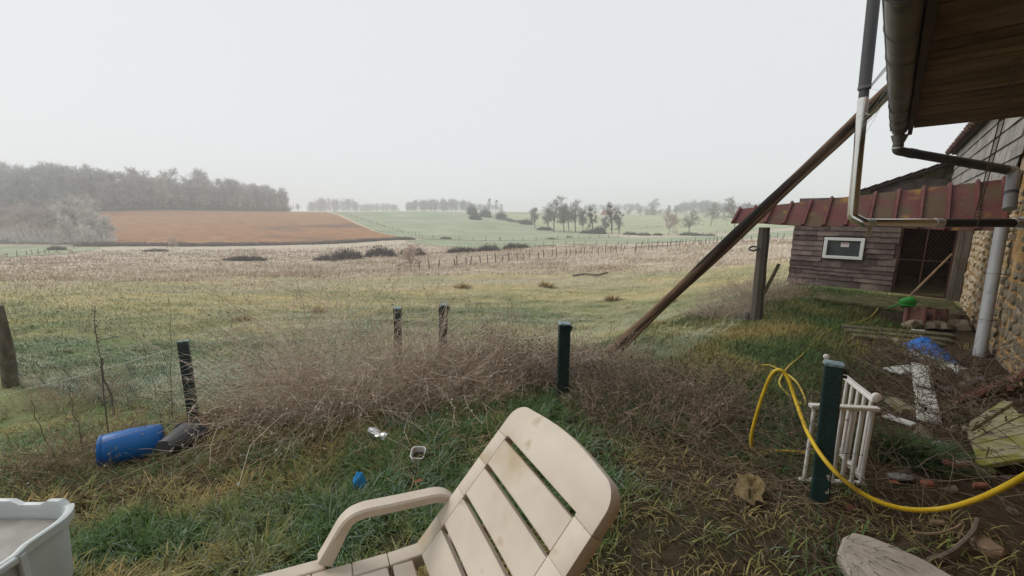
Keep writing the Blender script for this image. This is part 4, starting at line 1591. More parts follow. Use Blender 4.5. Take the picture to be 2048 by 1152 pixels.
# ================================================================== FARMHOUSE: stone wall, eaves, gutter, pipes
MAT['mortar'] = nmat('ochre_mortar', [(.3, (.24, .135, .05)), (.5, (.37, .225, .095)), (.72, (.48, .33, .175))], 5, .95, .9, 36, dist=.03, spots=[(1.6, .60, (.36, .31, .24), .1)])
MAT['stone'] = nmat('limestone', [(.25, (.27, .205, .125)), (.5, (.44, .36, .25)), (.75, (.56, .49, .38))], 9, .92, 1.0, 45, rand=.25, dist=.03)
MAT['soffit'] = nmat('brown_soffit', [(.3, (.10, .064, .042)), (.5, (.18, .12, .078)), (.72, (.26, .18, .12))], 3, .85, .5, 50, stretch=(1, 1, 1), rand=.3, dist=.008, world=False)
MAT['fascia'] = nmat('fascia_board', [(.3, (.035, .024, .018)), (.7, (.075, .052, .036))], 4, .8, .4, 30)
MAT['zinc'] = nmat('aged_zinc', [(.3, (.10, .098, .095)), (.5, (.16, .155, .15)), (.72, (.23, .22, .21))], 3, .55, .25, 20, metal=.25, spots=[(5, .62, (.09, .085, .08), .1)])
MAT['darkpvc'] = nmat('dark_grey_pipe', [(.3, (.055, .058, .062)), (.7, (.085, .088, .092))], 4, .5, .1, 30)
MAT['pvc'] = nmat('grey_pvc_pipe', [(.3, (.26, .27, .28)), (.7, (.34, .345, .35))], 3, .5, .1, 30, spots=[(8, .68, (.14, .13, .12), .1)])
MAT['slate'] = nmat('pale_slate', [(.3, (.20, .19, .175)), (.5, (.29, .275, .25)), (.72, (.38, .36, .33))], 6, .85, .4, 40, rand=.18, spots=[(2.2, .60, (.13, .125, .11), .12)])
MAT['roofcore'] = nmat('roof_underlay', [(.3, (.05, .04, .035)), (.7, (.08, .06, .05))], 3, .9, 0)
MAT['rooftile'] = nmat('mossy_roof_tile', [(.3, (.075, .04, .033)), (.6, (.15, .075, .058)), (.8, (.20, .11, .085))], 8, .9, .5, 40, rand=.25)
MAT['black'] = nmat('painted_dark', [(.3, (.006, .006, .006)), (.7, (.012, .012, .012))], 3, .9, 0)

house = empty('farmhouse', W(4, 1.0, 0), 'old stone farmhouse wall with deep brown eaves at the right', 'house')
zv = np.array([0, 0, 1.0])
d3 = np.array([DX[0], DX[1], 0])
n3 = np.array([NX[0], NX[1], 0])


def hbox(a0, a1, p0, p1, z0, z1, mb=None):
    mb = mb or MB()
    return mb.box(W((a0 + a1) / 2, (p0 + p1) / 2, (z0 + z1) / 2), d3 * (a1 - a0) / 2, n3 * (p1 - p0) / 2, zv * (z1 - z0) / 2)


wall = hbox(-6, 16.4, 1.03, 1.5, -.8, 3.2).build('wall', 'mortar', house)


# stones: rough lumps bedded in the wall
def stone_mesh(seed):
    r_ = np.random.default_rng(seed)
    n_ = 7
    an = np.sort(r_.random(n_) * 6.28 * .25 + np.arange(n_) / n_ * 6.28)
    rad = .8 + .3 * r_.random(n_)
    ring0 = [(math.cos(a) * q, -.3, math.sin(a) * q) for a, q in zip(an, rad)]
    ring1 = [(math.cos(a) * q * .95, .40 + .22 * r_.random(), math.sin(a) * q * .95) for a, q in zip(an, rad)]
    ring2 = [(math.cos(a) * q * .78 + r_.normal(0, .05), .66 + .2 * r_.random(), math.sin(a) * q * .78 + r_.normal(0, .05)) for a, q in zip(an, rad)]
    V = ring0 + ring1 + ring2
    Fc = []
    for k in range(2):
        for i in range(n_):
            j = (i + 1) % n_
            Fc.append((k * n_ + i, k * n_ + j, k * n_ + n_ + j, k * n_ + n_ + i))
    Fc.append(tuple(range(2 * n_, 3 * n_)))
    mb = MB()
    mb.add(V, Fc)
    me = mb.mesh('stone')
    me.materials.append(MAT['stone'])
    return me


STONES = [stone_mesh(k) for k in range(9)]
rz_wall = math.atan2(-n3[1], -n3[0]) - math.pi / 2


def lay_stone(parent, a, p, z, sa, sz, dep, hloc):
    o = bpy.data.objects.new('stone', STONES[int(rng.integers(0, 9))])
    COL.objects.link(o)
    o.parent = parent
    q = W(a, p, z) - np.array(hloc)
    o.location = tuple(q)
    o.rotation_euler = (0, rng.normal(0, .15), rz_wall)
    o.scale = (sa, dep, sz)
    return o


hl = house.location
zc = -.25
laid = []
while zc < 1.75:
    rh = .060 + .055 * rng.random()
    a = 4.9 + rng.random() * .1
    while a < 10.4:
        wln = (.06 + .17 * rng.random() ** 1.4) * (1.0 if a < 8 else 1.25)
        keep = vnoise(np.array([a * 1.3]), np.array([zc * 1.6 + 7]), 5)[0]
        if keep > .22 and not (a > 8.6 and zc > .55 and keep < .42) and not (zc > 1.3 and a > 8.2):
            laid.append((a + wln / 2, zc + rh / 2 + rng.normal(0, .010), wln * .55, rh * .62, .022 + .034 * rng.random()))
        a += wln + .016
    zc += rh * 1.10 + .012
laid.sort()
for (sa_, sz_, wa, wz, dp_) in laid[:300]:
    lay_stone(wall, sa_, 1.045, sz_, wa, wz, dp_, hl)
Vs, Fs = [], []
for (sa_, sz_, wa, wz, dp_) in laid[300:]:          # the small far ones, joined
    me = STONES[int(rng.integers(0, 9))]
    c0_ = W(sa_, 1.045, sz_)
    M_ = Matrix.Translation(Vector(c0_)) @ Matrix.Rotation(rz_wall, 4, 'Z') @ Matrix.Rotation(rng.normal(0, .15), 4, 'Y') @ Matrix.Diagonal((wa, dp_, wz, 1))
    k0 = len(Vs)
    Vs += [tuple(M_ @ v.co) for v in me.vertices]
    Fs += [tuple(i + k0 for i in pl.vertices) for pl in me.polygons]
MB().add(Vs, Fs).build('far_stones', 'stone', wall)['kind'] = 'stuff'

# slate hung upper wall
ssl = MB()
sw, sh = .55, .30
k = 0
for row in range(6):
    z0 = 1.72 + row * sh * .80
    a = 7.6 + (row % 2) * sw / 2
    while a < 16.2:
        mb = MB()
        a1 = min(a + sw - .012, 16.35)
        tp, bt = 1.012 - .004, .985 - .003 * ((k * 7) % 3)
        mb.add([W(a, bt, z0), W(a1, bt, z0), W(a1, tp, z0 + sh), W(a, tp, z0 + sh), W(a, bt + .010, z0), W(a1, bt + .010, z0), W(a1, tp + .010, z0 + sh), W(a, tp + .010, z0 + sh)],
               [(0, 1, 2, 3), (7, 6, 5, 4), (0, 4, 5, 1), (3, 2, 6, 7), (0, 3, 7, 4), (1, 5, 6, 2)])
        mb.build('slate', 'slate', wall)
        a += sw
        k += 1
# tiles along the far eaves above the slates
for i in range(22):
    a = 9.0 + i * .34
    mb = MB()
    pts = [W(a + .17, 1.25, 3.36), W(a + .17, 1.0, 3.25), W(a + .17, .80, 3.15 - .02 * rng.random())]
    mb.tube(pts, [.10, .105, .11], 8, True, .55)
    mb.build('roof_tile', 'rooftile', house)
hbox(7.0, 16.6, .92, 1.5, 3.12, 3.19).build('far_eaves_board', 'fascia', house)

# roof over the near part: soffit boards, fascia, covering
GA1 = 6.62
roof = MB()
roof.add([W(-6, -.02, 2.62), W(GA1 + .03, -.02, 2.62), W(GA1 + .03, 4.6, 4.5), W(-6, 4.6, 4.5), W(-6, -.02, 2.50), W(GA1 + .03, -.02, 2.50), W(GA1 + .03, 1.3, 2.50), W(GA1 + .03, 4.6, 4.3), W(-6, 4.6, 4.3), W(-6, 1.3, 2.50)],
         [(0, 1, 2, 3), (4, 9, 6, 5), (9, 8, 7, 6), (0, 4, 5, 1), (1, 5, 6, 7, 2), (0, 3, 8, 9, 4), (3, 2, 7, 8)])
roof_o = roof.build('roof', 'roofcore', house)
a = -1.2
while a < GA1 - .02:
    bw = .085 + .045 * rng.random()
    a1 = min(a + bw, GA1)
    dz = rng.normal(0, .0025)
    hbox(a + .003, a1 - .003, .03, 1.06, 2.470 + dz, 2.488 + dz).build('soffit_board', 'soffit', roof_o)
    a = a1
hbox(-6, GA1 + .004, -.012, .026, 2.40, 2.60).build('fascia', 'fascia', roof_o)
hbox(-6, -1.21, .03, 1.06, 2.468, 2.486).build('soffit_panel', 'soffit', roof_o)

# half-round gutter with its brackets
gut = empty('gutter', W(GA1, -.02, 2.40), None, None)
gut.parent = house
gut.location = tuple(W(GA1, -.02, 2.40) - np.array(house.location))
gx0, gr, gz0 = -.084, .074, 2.475
mb = MB()
na = 40
V, Fc = [], []
for i in range(na + 1):
    a = -6 + (GA1 + .05 + 6) * i / na
    dip = .008 * math.sin(i * 1.3) + .012 * math.sin(i * .35)
    for j in range(11):
        an = math.pi + math.pi * j / 10
        for rr_ in (gr, gr - .003):
            V.append(W(a, gx0 + rr_ * math.cos(an), gz0 + dip + rr_ * 1.25 * math.sin(an)))
for i in range(na):
    for j in range(10):
        b0 = i * 22 + j * 2
        Fc += [(b0, b0 + 2, b0 + 24, b0 + 22), (b0 + 1, b0 + 23, b0 + 25, b0 + 3)]
    Fc += [(i * 22, i * 22 + 22, i * 22 + 23, i * 22 + 1), (i * 22 + 20, i * 22 + 21, i * 22 + 43, i * 22 + 42)]
for i in (0, na):
    Fc.append(tuple([i * 22 + 2 * j for j in range(11)]))
mb.add(V, Fc)
mb.tube([W(-6 + (GA1 + 6.05) * i / 20, gx0 - gr, gz0) for i in range(21)], .009, 6)
go = mb.build('gutter_trough', 'zinc', gut, smooth=True)
for a in np.arange(.4, GA1, .52):
    mb = MB()
    pts = [W(a, gx0 + (gr + .004) * math.cos(math.pi + math.pi * j / 12), gz0 + (gr + .004) * 1.25 * math.sin(math.pi + math.pi * j / 12)) for j in range(13)]
    mb.tube(pts, .0065, 5)
    mb.build('gutter_bracket', 'zinc', gut)
# outlet and the slanting pipe to the wall
oc = W(GA1 - .06, gx0 + .01, 2.40)
e1 = oc + np.array([0, 0, -.17])
e2 = onp(2028, 342, .90)
mb = MB().lathe(oc + np.array([0, 0, .0]), (0, 0, -1), [(0, .078), (.05, .062), (.09, .048), (.14, .046)], 14)
mb.build('outlet', 'zinc', gut, smooth=True)


def bend(pts, r, n=10):
    """round the corners of a polyline"""
    out = [np.asarray(pts[0], float)]
    for i in range(1, len(pts) - 1):
        a, b, c = (np.asarray(q, float) for q in (pts[i - 1], pts[i], pts[i + 1]))
        u, v = (a - b), (c - b)
        k = min(r, np.linalg.norm(u) * .49, np.linalg.norm(v) * .49)
        p0, p1 = b + u / np.linalg.norm(u) * k, b + v / np.linalg.norm(v) * k
        for t in np.linspace(0, 1, n):
            out.append(p0 * (1 - t) ** 2 + 2 * b * t * (1 - t) + p1 * t * t)
    out.append(np.asarray(pts[-1], float))
    return out


e3 = onp(2019, 418, .90)
MB().tube(bend([oc + np.array([0, 0, -.10]), e1, e2], .10), .050, 14).build('slanting_downpipe', 'darkpvc', gut, smooth=True)
MB().tube(bend([e2 + (e1 - e2) * .06, e2, e3], .09), .053, 14).build('pipe_elbow', 'pvc', gut, smooth=True)
mb = MB().tube([e1 + (e2 - e1) * .10, e1 + (e2 - e1) * .16], .0535, 14)
mb.tube([e2 + (e3 - e2) * .55, e2 + (e3 - e2) * .62], .057, 14)
mb.build('pipe_collar', 'darkpvc', gut, smooth=True)
MB().tube([oc + np.array([0, 0, -.135]), oc + np.array([0, 0, -.150])], .053, 14).build('white_band', 'cord', gut)

dp = empty('downpipe', (0, 0, 0))
t0, t1 = onp(2004, 452, .93), onp(1958, 716, .90)
dp.parent = house
dp.location = tuple(t1 - np.array(house.location))
t1[2] = hz(t1[0], t1[1]) - .05
MB().tube([t0, t1], .055, 16).build('downpipe_tube', 'pvc', dp, smooth=True)
for f in (.36, .70):
    c = t0 + (t1 - t0) * f
    mb = MB().tube([c - np.array([0, 0, .006]), c + np.array([0, 0, .006])], .059, 14)
    mb.tube([c, c + n3 * .12], .006, 5)
    mb.build('pipe_clip', 'zinc', dp)

# ------------------------------------------------------------------ stove flue
MAT['steel'] = nmat('stainless_steel', [(.3, (.62, .60, .57)), (.7, (.74, .72, .69))], 2, .22, .05, 60, metal=1.0, stretch=(1, 1, .2))
MAT['flueblack'] = nmat('black_enamel', [(.3, (.016, .016, .018)), (.7, (.03, .03, .032))], 3, .45, .05, 30)
MAT['fluegrey'] = nmat('grey_enamel_pipe', [(.3, (.055, .055, .06)), (.7, (.075, .075, .08))], 2, .5, .05, 20)
MAT['foil'] = nmat('foil_tape', [(.3, (.42, .42, .42)), (.7, (.7, .7, .7))], 30, .35, .8, 60, metal=.8)
fw = onp(2048, 446, 1.0)
fa = 5.7                                     # the run slants towards the viewer; the riser stands outside the gutter
c0 = ona(1705, 428, fa)
c1 = ona(1732, 446, fa)
ctop = ona(1722, 196, fa)
flue = empty('stove_flue', fw, 'steel and black stove flue leaving the stone wall and rising past the gutter', 'flue')
fr = .046
zf = fw[2]
pj = c1.copy()
pj[2] = zf
run = (fw - pj) / np.linalg.norm(fw - pj)
pm = pj + (fw - pj) * .62
for _t in np.linspace(.3, .9, 61):          # the joint of steel and black pipe shows at x = 1880
    q = pj + (fw - pj) * _t - np.array([0, 0, EYE])
    if 1024 + F * q[0] / (q[1] * CP - q[2] * SP) < 1880:
        pm = pj + (fw - pj) * _t
pt_ = ona(1727, 196, fa)
cvt = ona(1752, -45, fa)
rise = (pt_ - c0) / np.linalg.norm(pt_ - c0)
pv = c0 + rise * .02
MB().tube([fw + run * .06, pm], fr * .98, 18).build('black_section', 'flueblack', flue, smooth=True)
MB().tube([pm, pj], fr, 18).build('steel_section', 'steel', flue, smooth=True)
MB().tube(bend([pj + run * .01, pj - run * .02, c0 - rise * .03, pv + rise * .07], .03, 4), fr * 1.02, 18).build('steel_elbow', 'steel', flue, smooth=True)
MB().tube([pv + rise * .02, pt_], fr, 18).build('steel_riser', 'steel', flue, smooth=True)
MB().tube([pt_, pt_ + rise * .08, pt_ + rise * .0801, cvt], [fr * .93, fr * .93, fr * 1.16, fr * 1.16], 18).build('grey_riser', 'fluegrey', flue, smooth=True)
mb = MB()
for dz in (-.06, -.035):
    mb.tube([pt_ + rise * dz, pt_ + rise * (dz + .010)], fr * 1.05, 18)
for dz in (.06, .09, .12):
    mb.tube([pv + rise * dz, pv + rise * (dz + .008)], fr * 1.06, 18)
mb.build('steel_ribs', 'steel', flue)['kind'] = 'stuff'
mb = MB().tube([pm + run * .035, pm - run * .045], [fr * 1.03, fr * 1.07], 18)
mb.build('foil_joint', 'foil', flue, smooth=True)
mb = MB().tube([pj + run * .07, pj - run * .01], fr * 1.04, 18)
mb.box(pj + run * .05 - zv * .09 - d3 * fr * 1.05, run * .022, d3 * .001, zv * .06)
mb.build('foil_wrap', 'foil', flue, smooth=True)
mb = MB().tube([fw + run * .02, fw - run * .12], fr * 1.12, 18)
mb.tube([fw - run * .02, fw - run * .005], fr * 1.5, 18)
mb.build('wall_rosette', 'foil', flue, smooth=True)
MB().tube([pt_ + rise * .09, pt_ + rise * .115], fr * 1.22, 18).build('pipe_clamp', 'zinc', flue, smooth=True)


def punched_strap(name, pts, w, face, label, parent=None, pitch=.03):
    """steel strap with a row of holes: two edges and rungs"""
    mb = MB()
    pts = [np.asarray(p, float) for p in pts]
    seg = [np.linalg.norm(pts[i + 1] - pts[i]) for i in range(len(pts) - 1)]
    tot = sum(seg)
    n_ = int(tot / pitch)
    cum = np.concatenate([[0], np.cumsum(seg)])
    P = [np.array([np.interp(s, cum, [p[k] for p in pts]) for k in range(3)]) for s in np.linspace(0, tot, n_ + 1)]
    f = np.asarray(face, float)
    for i in range(n_):
        d = P[i + 1] - P[i]
        s = np.cross(d, f)
        s /= np.linalg.norm(s)
        L_ = np.linalg.norm(d)
        m_ = (P[i] + P[i + 1]) / 2
        for sg in (-1, 1):
            mb.box(m_ + s * sg * w * .39, d / 2, s * w * .11, f * .001)
        mb.box(P[i] + d * .16, d * .16, s * w * .28, f * .001)
    o = mb.build(name, 'zinc', parent)
    if label:
        rebase(props(o, label, 'strap'))
    return o


cl = pt_ + rise * .10
punched_strap('punched_strap', [cl + n3 * fr, W(fa - 1.9, gx0 - .075, 2.47)], .020, zv * .5 + d3 * .8, 'upper punched steel strap tying the flue to the gutter')
punched_strap('punched_strap', [cl + n3 * fr - zv * .02, W(fa - 1.2, gx0 - .075, 2.46)], .020, zv * .5 + d3 * .8, 'lower punched steel strap tying the flue to the gutter')
hk = pj + (fw - pj) * .80
for _t in np.linspace(.5, .95, 46):
    q = pj + (fw - pj) * _t - np.array([0, 0, EYE])
    if 1024 + F * q[0] / (q[1] * CP - q[2] * SP) < 1950:
        hk = pj + (fw - pj) * _t
s_top = atz(2037, 112, 2.466)
punched_strap('hanging_strap', [s_top, hk + zv * .16 - d3 * .06, hk - d3 * (fr + .006) - zv * .03], .042, -d3 * .9 + n3 * .2, 'long punched steel strap hanging from the eaves to hold the flue', None, .034)
MB().tube([aty(1787, 130, 3.0), aty(1812, 119, 3.0)], .014, 8).build('bar_end', 'fascia', roof_o, smooth=True)

# loose thin wires tangled between flue and gutter
mb = MB()
for k in range(9):
    q0_ = aty(1722 + rng.normal(0, 9), 240 + rng.normal(0, 26), 4.3)
    q1_ = aty(1792 + rng.normal(0, 5), 150 + rng.normal(0, 24), 3.6)
    mb.tube(sagline(q0_, q1_, .02 + .10 * rng.random(), 9), .0016, 3, False)
tw_ = mb.build('tangled_wire', 'cord', None, label='thin pale wires tangled round the top of the leaning pole', cat='wire', kind='stuff')
rebase(tw_)

# ================================================================== SHED WITH RED CANOPY
MAT['shingle'] = nmat('purple_shingle', [(.3, (.075, .056, .052)), (.5, (.135, .10, .092)), (.74, (.21, .165, .145))], 4, .85, .5, 30, rand=.35, spots=[(1.6, .63, (.14, .115, .07), .12)])
MAT['redmetal'] = nmat('red_sheet_metal', [(.3, (.070, .018, .017)), (.5, (.10, .026, .024)), (.74, (.135, .045, .038))], 2.2, .6, .15, 14, spots=[(2.6, .44, (.085, .055, .026), .18), (3.4, .60, (.24, .13, .022), .10), (60, .70, (.4, .38, .34), .02)])
MAT['redrib'] = nmat('red_rib', [(.3, (.085, .022, .020)), (.7, (.14, .045, .038))], 4, .5, .1, 20, spots=[(6, .66, (.15, .10, .05), .1)])
MAT['moss'] = nmat('mossy_stone', [(.3, (.05, .052, .02)), (.5, (.09, .085, .035)), (.74, (.20, .17, .10))], 7, .95, .9, 30, dist=.03, rand=.2)
MAT['whitepvc'] = nmat('white_frame', [(.3, (.68, .69, .68)), (.7, (.78, .79, .78))], 4, .45, .05, 30)
MAT['rust'] = nmat('rusty_iron', [(.3, (.05, .026, .018)), (.7, (.10, .05, .034))], 8, .85, .2, 40)
MAT['greywood'] = nmat('weathered_wood', [(.28, (.055, .046, .038)), (.5, (.115, .098, .082)), (.74, (.20, .175, .145))], 5, .9, .7, 40, stretch=(1, 1, .15), dist=.012, rand=.15)
MAT['mosswood'] = nmat('mossy_wood', [(.28, (.05, .05, .022)), (.5, (.10, .088, .05)), (.74, (.17, .14, .09))], 6, .9, .6, 30, dist=.012, rand=.2)

SA = 10.6
shed = empty('shed', W(SA, -.3, hz(*W(SA, -.3, 0)[:2])), 'low shed clad in purple brown shingles behind the red canopy', 'shed')
shed_wall = MB()


def fz(p):                                   # low roof line of the shed front
    return 1.55 + (p + 1.53) * .12


P_L, P_D0, P_D1 = -1.53, .13, .86
mb = MB()
for (p0, p1, z0, z1) in ((P_L, -1.02, -.1, 1.9), (-1.02, -.36, -.1, .60), (-1.02, -.36, 1.06, 1.9), (-.36, P_D0, -.1, 1.9), (P_D1, 1.03, -.2, 1.9), (P_D0, P_D1, 1.34, 1.9)):
    hbox(SA + .03, SA + .15, p0, p1, z0 if z0 > 0 else -.4, min(z1, 1.85), mb)
front = mb.build('front_wall', 'shingle', shed)
hbox(SA + .15, 16, P_L, P_L + .12, -.6, 1.6).build('side_wall', 'shingle', shed)
hbox(SA + 2.2, SA + 2.3, P_L + .12, 1.0, -.4, 1.85).build('back_wall', 'black', shed)  # the dark inside the shed is put into the near-black colour
mb = MB().plate([W(SA + .12, -1.7, 1.60), W(SA + .12, 1.02, 1.90), W(16, 1.02, 1.90), W(16, -1.7, 1.60)], (0, 0, 1), .05)
mb.build('roof', 'roofcore', shed)
# shingles in uneven courses
z = .02
row = 0
courses = [.145, .10, .085, .075, .105, .12, .11, .10, .115, .11, .10, .12]
for row, ch_ in enumerate(courses):
    p = P_L - .03 + (.0 if row % 2 else -.05)
    while p < P_D0 - .03:
        wd_ = .26 + .22 * rng.random()
        p1 = min(p + wd_, P_D0 - .005)
        if p1 - p < .06:
            break
        pa, pb_ = max(p, P_L - .04), p1 - .006
        zb = z + .006 * rng.normal() + .018 * (p + .7) * -.3
        zt_ = z + ch_ + .03
        segs = [(pa, pb_)]
        if zt_ > .58 and z < 1.05:                    # leave the window free
            segs = []
            if pa < -1.03:
                segs.append((pa, min(pb_, -1.03)))
            if pb_ > -.345:
                segs.append((max(pa, -.345), pb_))
        for (s0, s1) in segs:
            if s1 - s0 < .03:
                continue
            lift = .004 * rng.random()
            mb = MB()
            drop = .025 * rng.random() if rng.random() < .18 else 0
            mb.add([W(SA - .004 - lift, s0, zb - drop), W(SA - .004 - lift, s1, zb), W(SA + .018, s1, zt_), W(SA + .018, s0, zt_), W(SA + .012, s0, zb - drop), W(SA + .012, s1, zb), W(SA + .029, s1, zt_), W(SA + .029, s0, zt_)],
                   [(0, 1, 2, 3), (7, 6, 5, 4), (0, 4, 5, 1), (3, 2, 6, 7), (0, 3, 7, 4), (1, 5, 6, 2)])
            mb.build('shingle', 'shingle', front)
        p = p1
    z += ch_
# footing stones
p = P_L - .03
while p < .95:
    wd_ = .12 + .14 * rng.random()
    if p + wd_ > P_D0 and p < P_D1:
        zz = -.06
    else:
        zz = 0
    mb = hbox(SA + .0 - .02 * rng.random(), SA + .12, p, min(p + wd_ - .012, 1.0), -.35, .015 + .02 * rng.normal() + zz)
    mb.build('footing_stone', 'moss', shed, bevel=.012)
    p += wd_
# window
win = empty('window', (0, 0, 0))
win.parent = shed
win.location = tuple(W(SA, -.69, .82) - np.array(shed.location))
wz0, wz1, wp0, wp1 = .615, 1.045, -1.01, -.37
fwid = .058
mb = MB()
for (p0, p1, z0, z1) in ((wp0, wp1, wz0, wz0 + fwid), (wp0, wp1, wz1 - fwid, wz1)):
    hbox(SA - .035, SA + .04, p0, p1, z0, z1, mb)
for (p0, p1) in ((wp0, wp0 + fwid), (wp1 - fwid, wp1)):
    hbox(SA - .0345, SA + .0395, p0, p1, wz0 + fwid, wz1 - fwid, mb)
mb.build('window_frame', 'whitepvc', win, bevel=.004)
MAT['glass'] = nmat('grey_window_glass', [(.3, (.05, .058, .066)), (.7, (.08, .09, .10))], 2, .08, 0, spec=.6)
hbox(SA + .0, SA + .008, wp0 + fwid, wp1 - fwid, wz0 + fwid, wz1 - fwid).build('pane', 'glass', win)
MAT['paper'] = nmat('white_sticker', [(.3, (.66, .62, .62)), (.7, (.72, .68, .68))], 10, .7, 0)
MAT['redink'] = nmat('red_print', [(.3, (.5, .08, .08)), (.7, (.6, .12, .12))], 10, .7, 0)
mb = hbox(SA - .004, SA - .001, -.735, -.605, .86, .945)
stk = mb.build('sticker', 'paper', win)
mb = MB()
for i in range(6):
    hbox(SA - .0065, SA - .0045, -.72 + i * .018, -.72 + i * .018 + .012, .915, .932, mb)
mb.build('red_lettering', 'redink', win)
# door: mesh in an iron frame
door = empty('door', (0, 0, 0))
door.parent = shed
door.location = tuple(W(SA, .5, 0) - np.array(shed.location))
mb = MB()
for (p0, p1, z0, z1) in ((P_D0, P_D0 + .03, .0, 1.33), (P_D1 - .03, P_D1, .0, 1.33)):
    hbox(SA + .02, SA + .05, p0, p1, z0, z1, mb)
for (z0, z1) in ((.0, .03), (.655, .675), (1.30, 1.33)):
    hbox(SA + .0205, SA + .0495, P_D0 + .03, P_D1 - .03, z0, z1, mb)
hbox(SA + .022, SA + .048, .475, .495, .03, .655, mb)
hbox(SA + .022, SA + .048, .475, .495, .675, 1.30, mb)
mb.build('door_frame', 'rust', door)
mb = MB()
for i in range(-22, 24):
    for sg in (-1, 1):
        pts = []
        for kk in range(0, 33):
            zz = .03 + 1.27 * kk / 32
            pp = P_D0 + .03 + i * .055 + sg * (zz - .03) * .75 + (0 if sg > 0 else .9)
            if P_D0 + .03 <= pp <= P_D1 - .03:
                pts.append(W(SA + .035, pp, zz))
        if len(pts) > 1:
            mb.tube([pts[0], pts[-1]], .0022, 3, False)
mb.build('wire_mesh', 'rust', door)['kind'] = 'stuff'
hbox(SA - .03, SA + .06, P_D1, P_D1 + .07, -.05, 1.5).build('door_jamb', 'greywood', shed, bevel=.004)
hbox(SA - .05, SA + .03, P_D1 + .075, 1.02, -.1, 1.6).build('corner_board', 'greywood', shed, bevel=.004)

# the red sheet metal canopy: steep front strip, then a flat back sheet added out of view
canopy = empty('red_canopy', W(7.6, -1.6, hz(*W(7.6, -1.6, 0)[:2])), 'rusty red sheet metal canopy in front of the shed', 'canopy')
EA = 7.55
cl0 = np.array([EA, -2.01, 1.36])
cr0 = np.array([EA, 1.0, 1.315])
cl1 = np.array([EA + .34, -2.0, 1.60])
cr1 = np.array([EA + .78, 1.0, 1.96])


def cpt(t, v, lift=0.0):
    e = cl0 + (cr0 - cl0) * t
    r_ = cl1 + (cr1 - cl1) * t
    e = e + np.array([0, 0, .012 * math.sin(t * 13)])
    q = e + (r_ - e) * v
    return W(q[0] - lift * .62, q[1], q[2] + lift * .78)


NP = 12
tt = np.linspace(0, 1, NP + 1)
for i in range(NP):
    t0_, t1_ = tt[i] + .001, tt[i + 1] - .001
    mb = MB()
    V, Fc = [], []
    for j, t in enumerate(np.linspace(t0_, t1_, 4)):
        for v in (-.0, .5, 1.0):
            for lf in (0, -.006):
                V.append(cpt(t, v, lf + .004 * (i % 2)))
    for j in range(3):
        for k in range(2):
            b0 = j * 6 + k * 2
            Fc += [(b0, b0 + 2, b0 + 8, b0 + 6), (b0 + 1, b0 + 7, b0 + 9, b0 + 3)]
        Fc += [(j * 6, j * 6 + 6, j * 6 + 7, j * 6 + 1), (j * 6 + 4, j * 6 + 5, j * 6 + 11, j * 6 + 10)]
    Fc += [(0, 1, 3, 2), (2, 3, 5, 4), (18, 20, 21, 19), (20, 22, 23, 21)]
    mb.add(V, Fc)
    mb.build('roof_panel', 'redmetal', canopy)
for i in range(NP + 1):
    t = min(max(tt[i], .008), .992)
    w_ = .0085
    mb = MB()
    V = []
    for v in (-.012, 1.01):
        for (dt, lf) in ((-w_, .006), (-w_ * .55, .045), (w_ * .55, .045), (w_, .006)):
            V.append(cpt(t + dt, v, lf))
    mb.add(V, [(0, 1, 5, 4), (1, 2, 6, 5), (2, 3, 7, 6), (3, 0, 4, 7), (0, 3, 2, 1), (4, 5, 6, 7)])
    mb.build('roof_rib', 'redrib', canopy)
mb = MB()
q = [cl1, cr1, np.array([8.75, 1.0, 1.93]), np.array([8.35, -1.98, 1.585])]  # added unseen behind the ridge, cut short so sky light reaches the shed
mb.plate([W(*(c + np.array([.01, 0, -.012]))) for c in q], (0, 0, 1), .01)
mb.build('unseen_back_sheet', 'redmetal', canopy)
mb = MB().bar(W(EA + .22, -1.98, 1.42), W(EA + .22, 1.0, 1.40), .06, .08)
mb.build('beam', 'greywood', canopy)
# the canopy post, its strut and insulator ring
pbse = ona(1511, 648, EA + .1)
pbse[2] = hz(pbse[0], pbse[1])
ptop_ = ona(1529, 455, EA + .1)
n_ = 9
pts = [pbse - zv * .1 + (ptop_ - pbse + zv * .1) * i / (n_ - 1) for i in range(n_)]
mb = MB().tube(pts, [.095 - .012 * i / 8 + .004 * math.sin(i * 2.1) for i in range(n_)], 8)
post = mb.build('post', 'greywood', canopy, smooth=True)
sp0, sp1 = ona(1530, 582, EA + .1), ona(1558, 528, EA + .25)
MB().tube([sp0 - (sp1 - sp0) * .12, sp0, (sp0 + sp1) / 2 + d3 * .01, sp1], [.026, .028, .027, .025], 8).build('strut', 'mosswood', post, smooth=True)
rc = ona(1507, 497, EA + .0)
MB().tube([rc + .062 * (math.cos(a) * n3 + math.sin(a) * (d3 * .85 + zv * .5)) for a in np.linspace(0, 2 * math.pi, 19)], .016, 8, False).build('insulator_ring', 'darkpvc', post, smooth=True)
MB().tube([rc + n3 * .06, ona(1520, 494, EA + .06)], .004, 5).build('ring_hook', 'rust', post)
st = G(1492, 640)
rebase(MB().lathe(st - zv * .08, (0.15, 0, 1), [(0, .085), (.12, .075), (.22, .07), (.235, .05)], 9).build('cut_stump', 'greywood', None, smooth=True, label='short cut stump at the foot of the canopy post', cat='stump'))

# lean-to gable with mossy tiles beyond
GAA = 16.3
lean = empty('lean_to', W(GAA, 0, .2), 'tiled lean-to gable rising behind the red canopy', 'lean-to')


def gz_(p):
    return 2.90 - (.96 - p) * .40


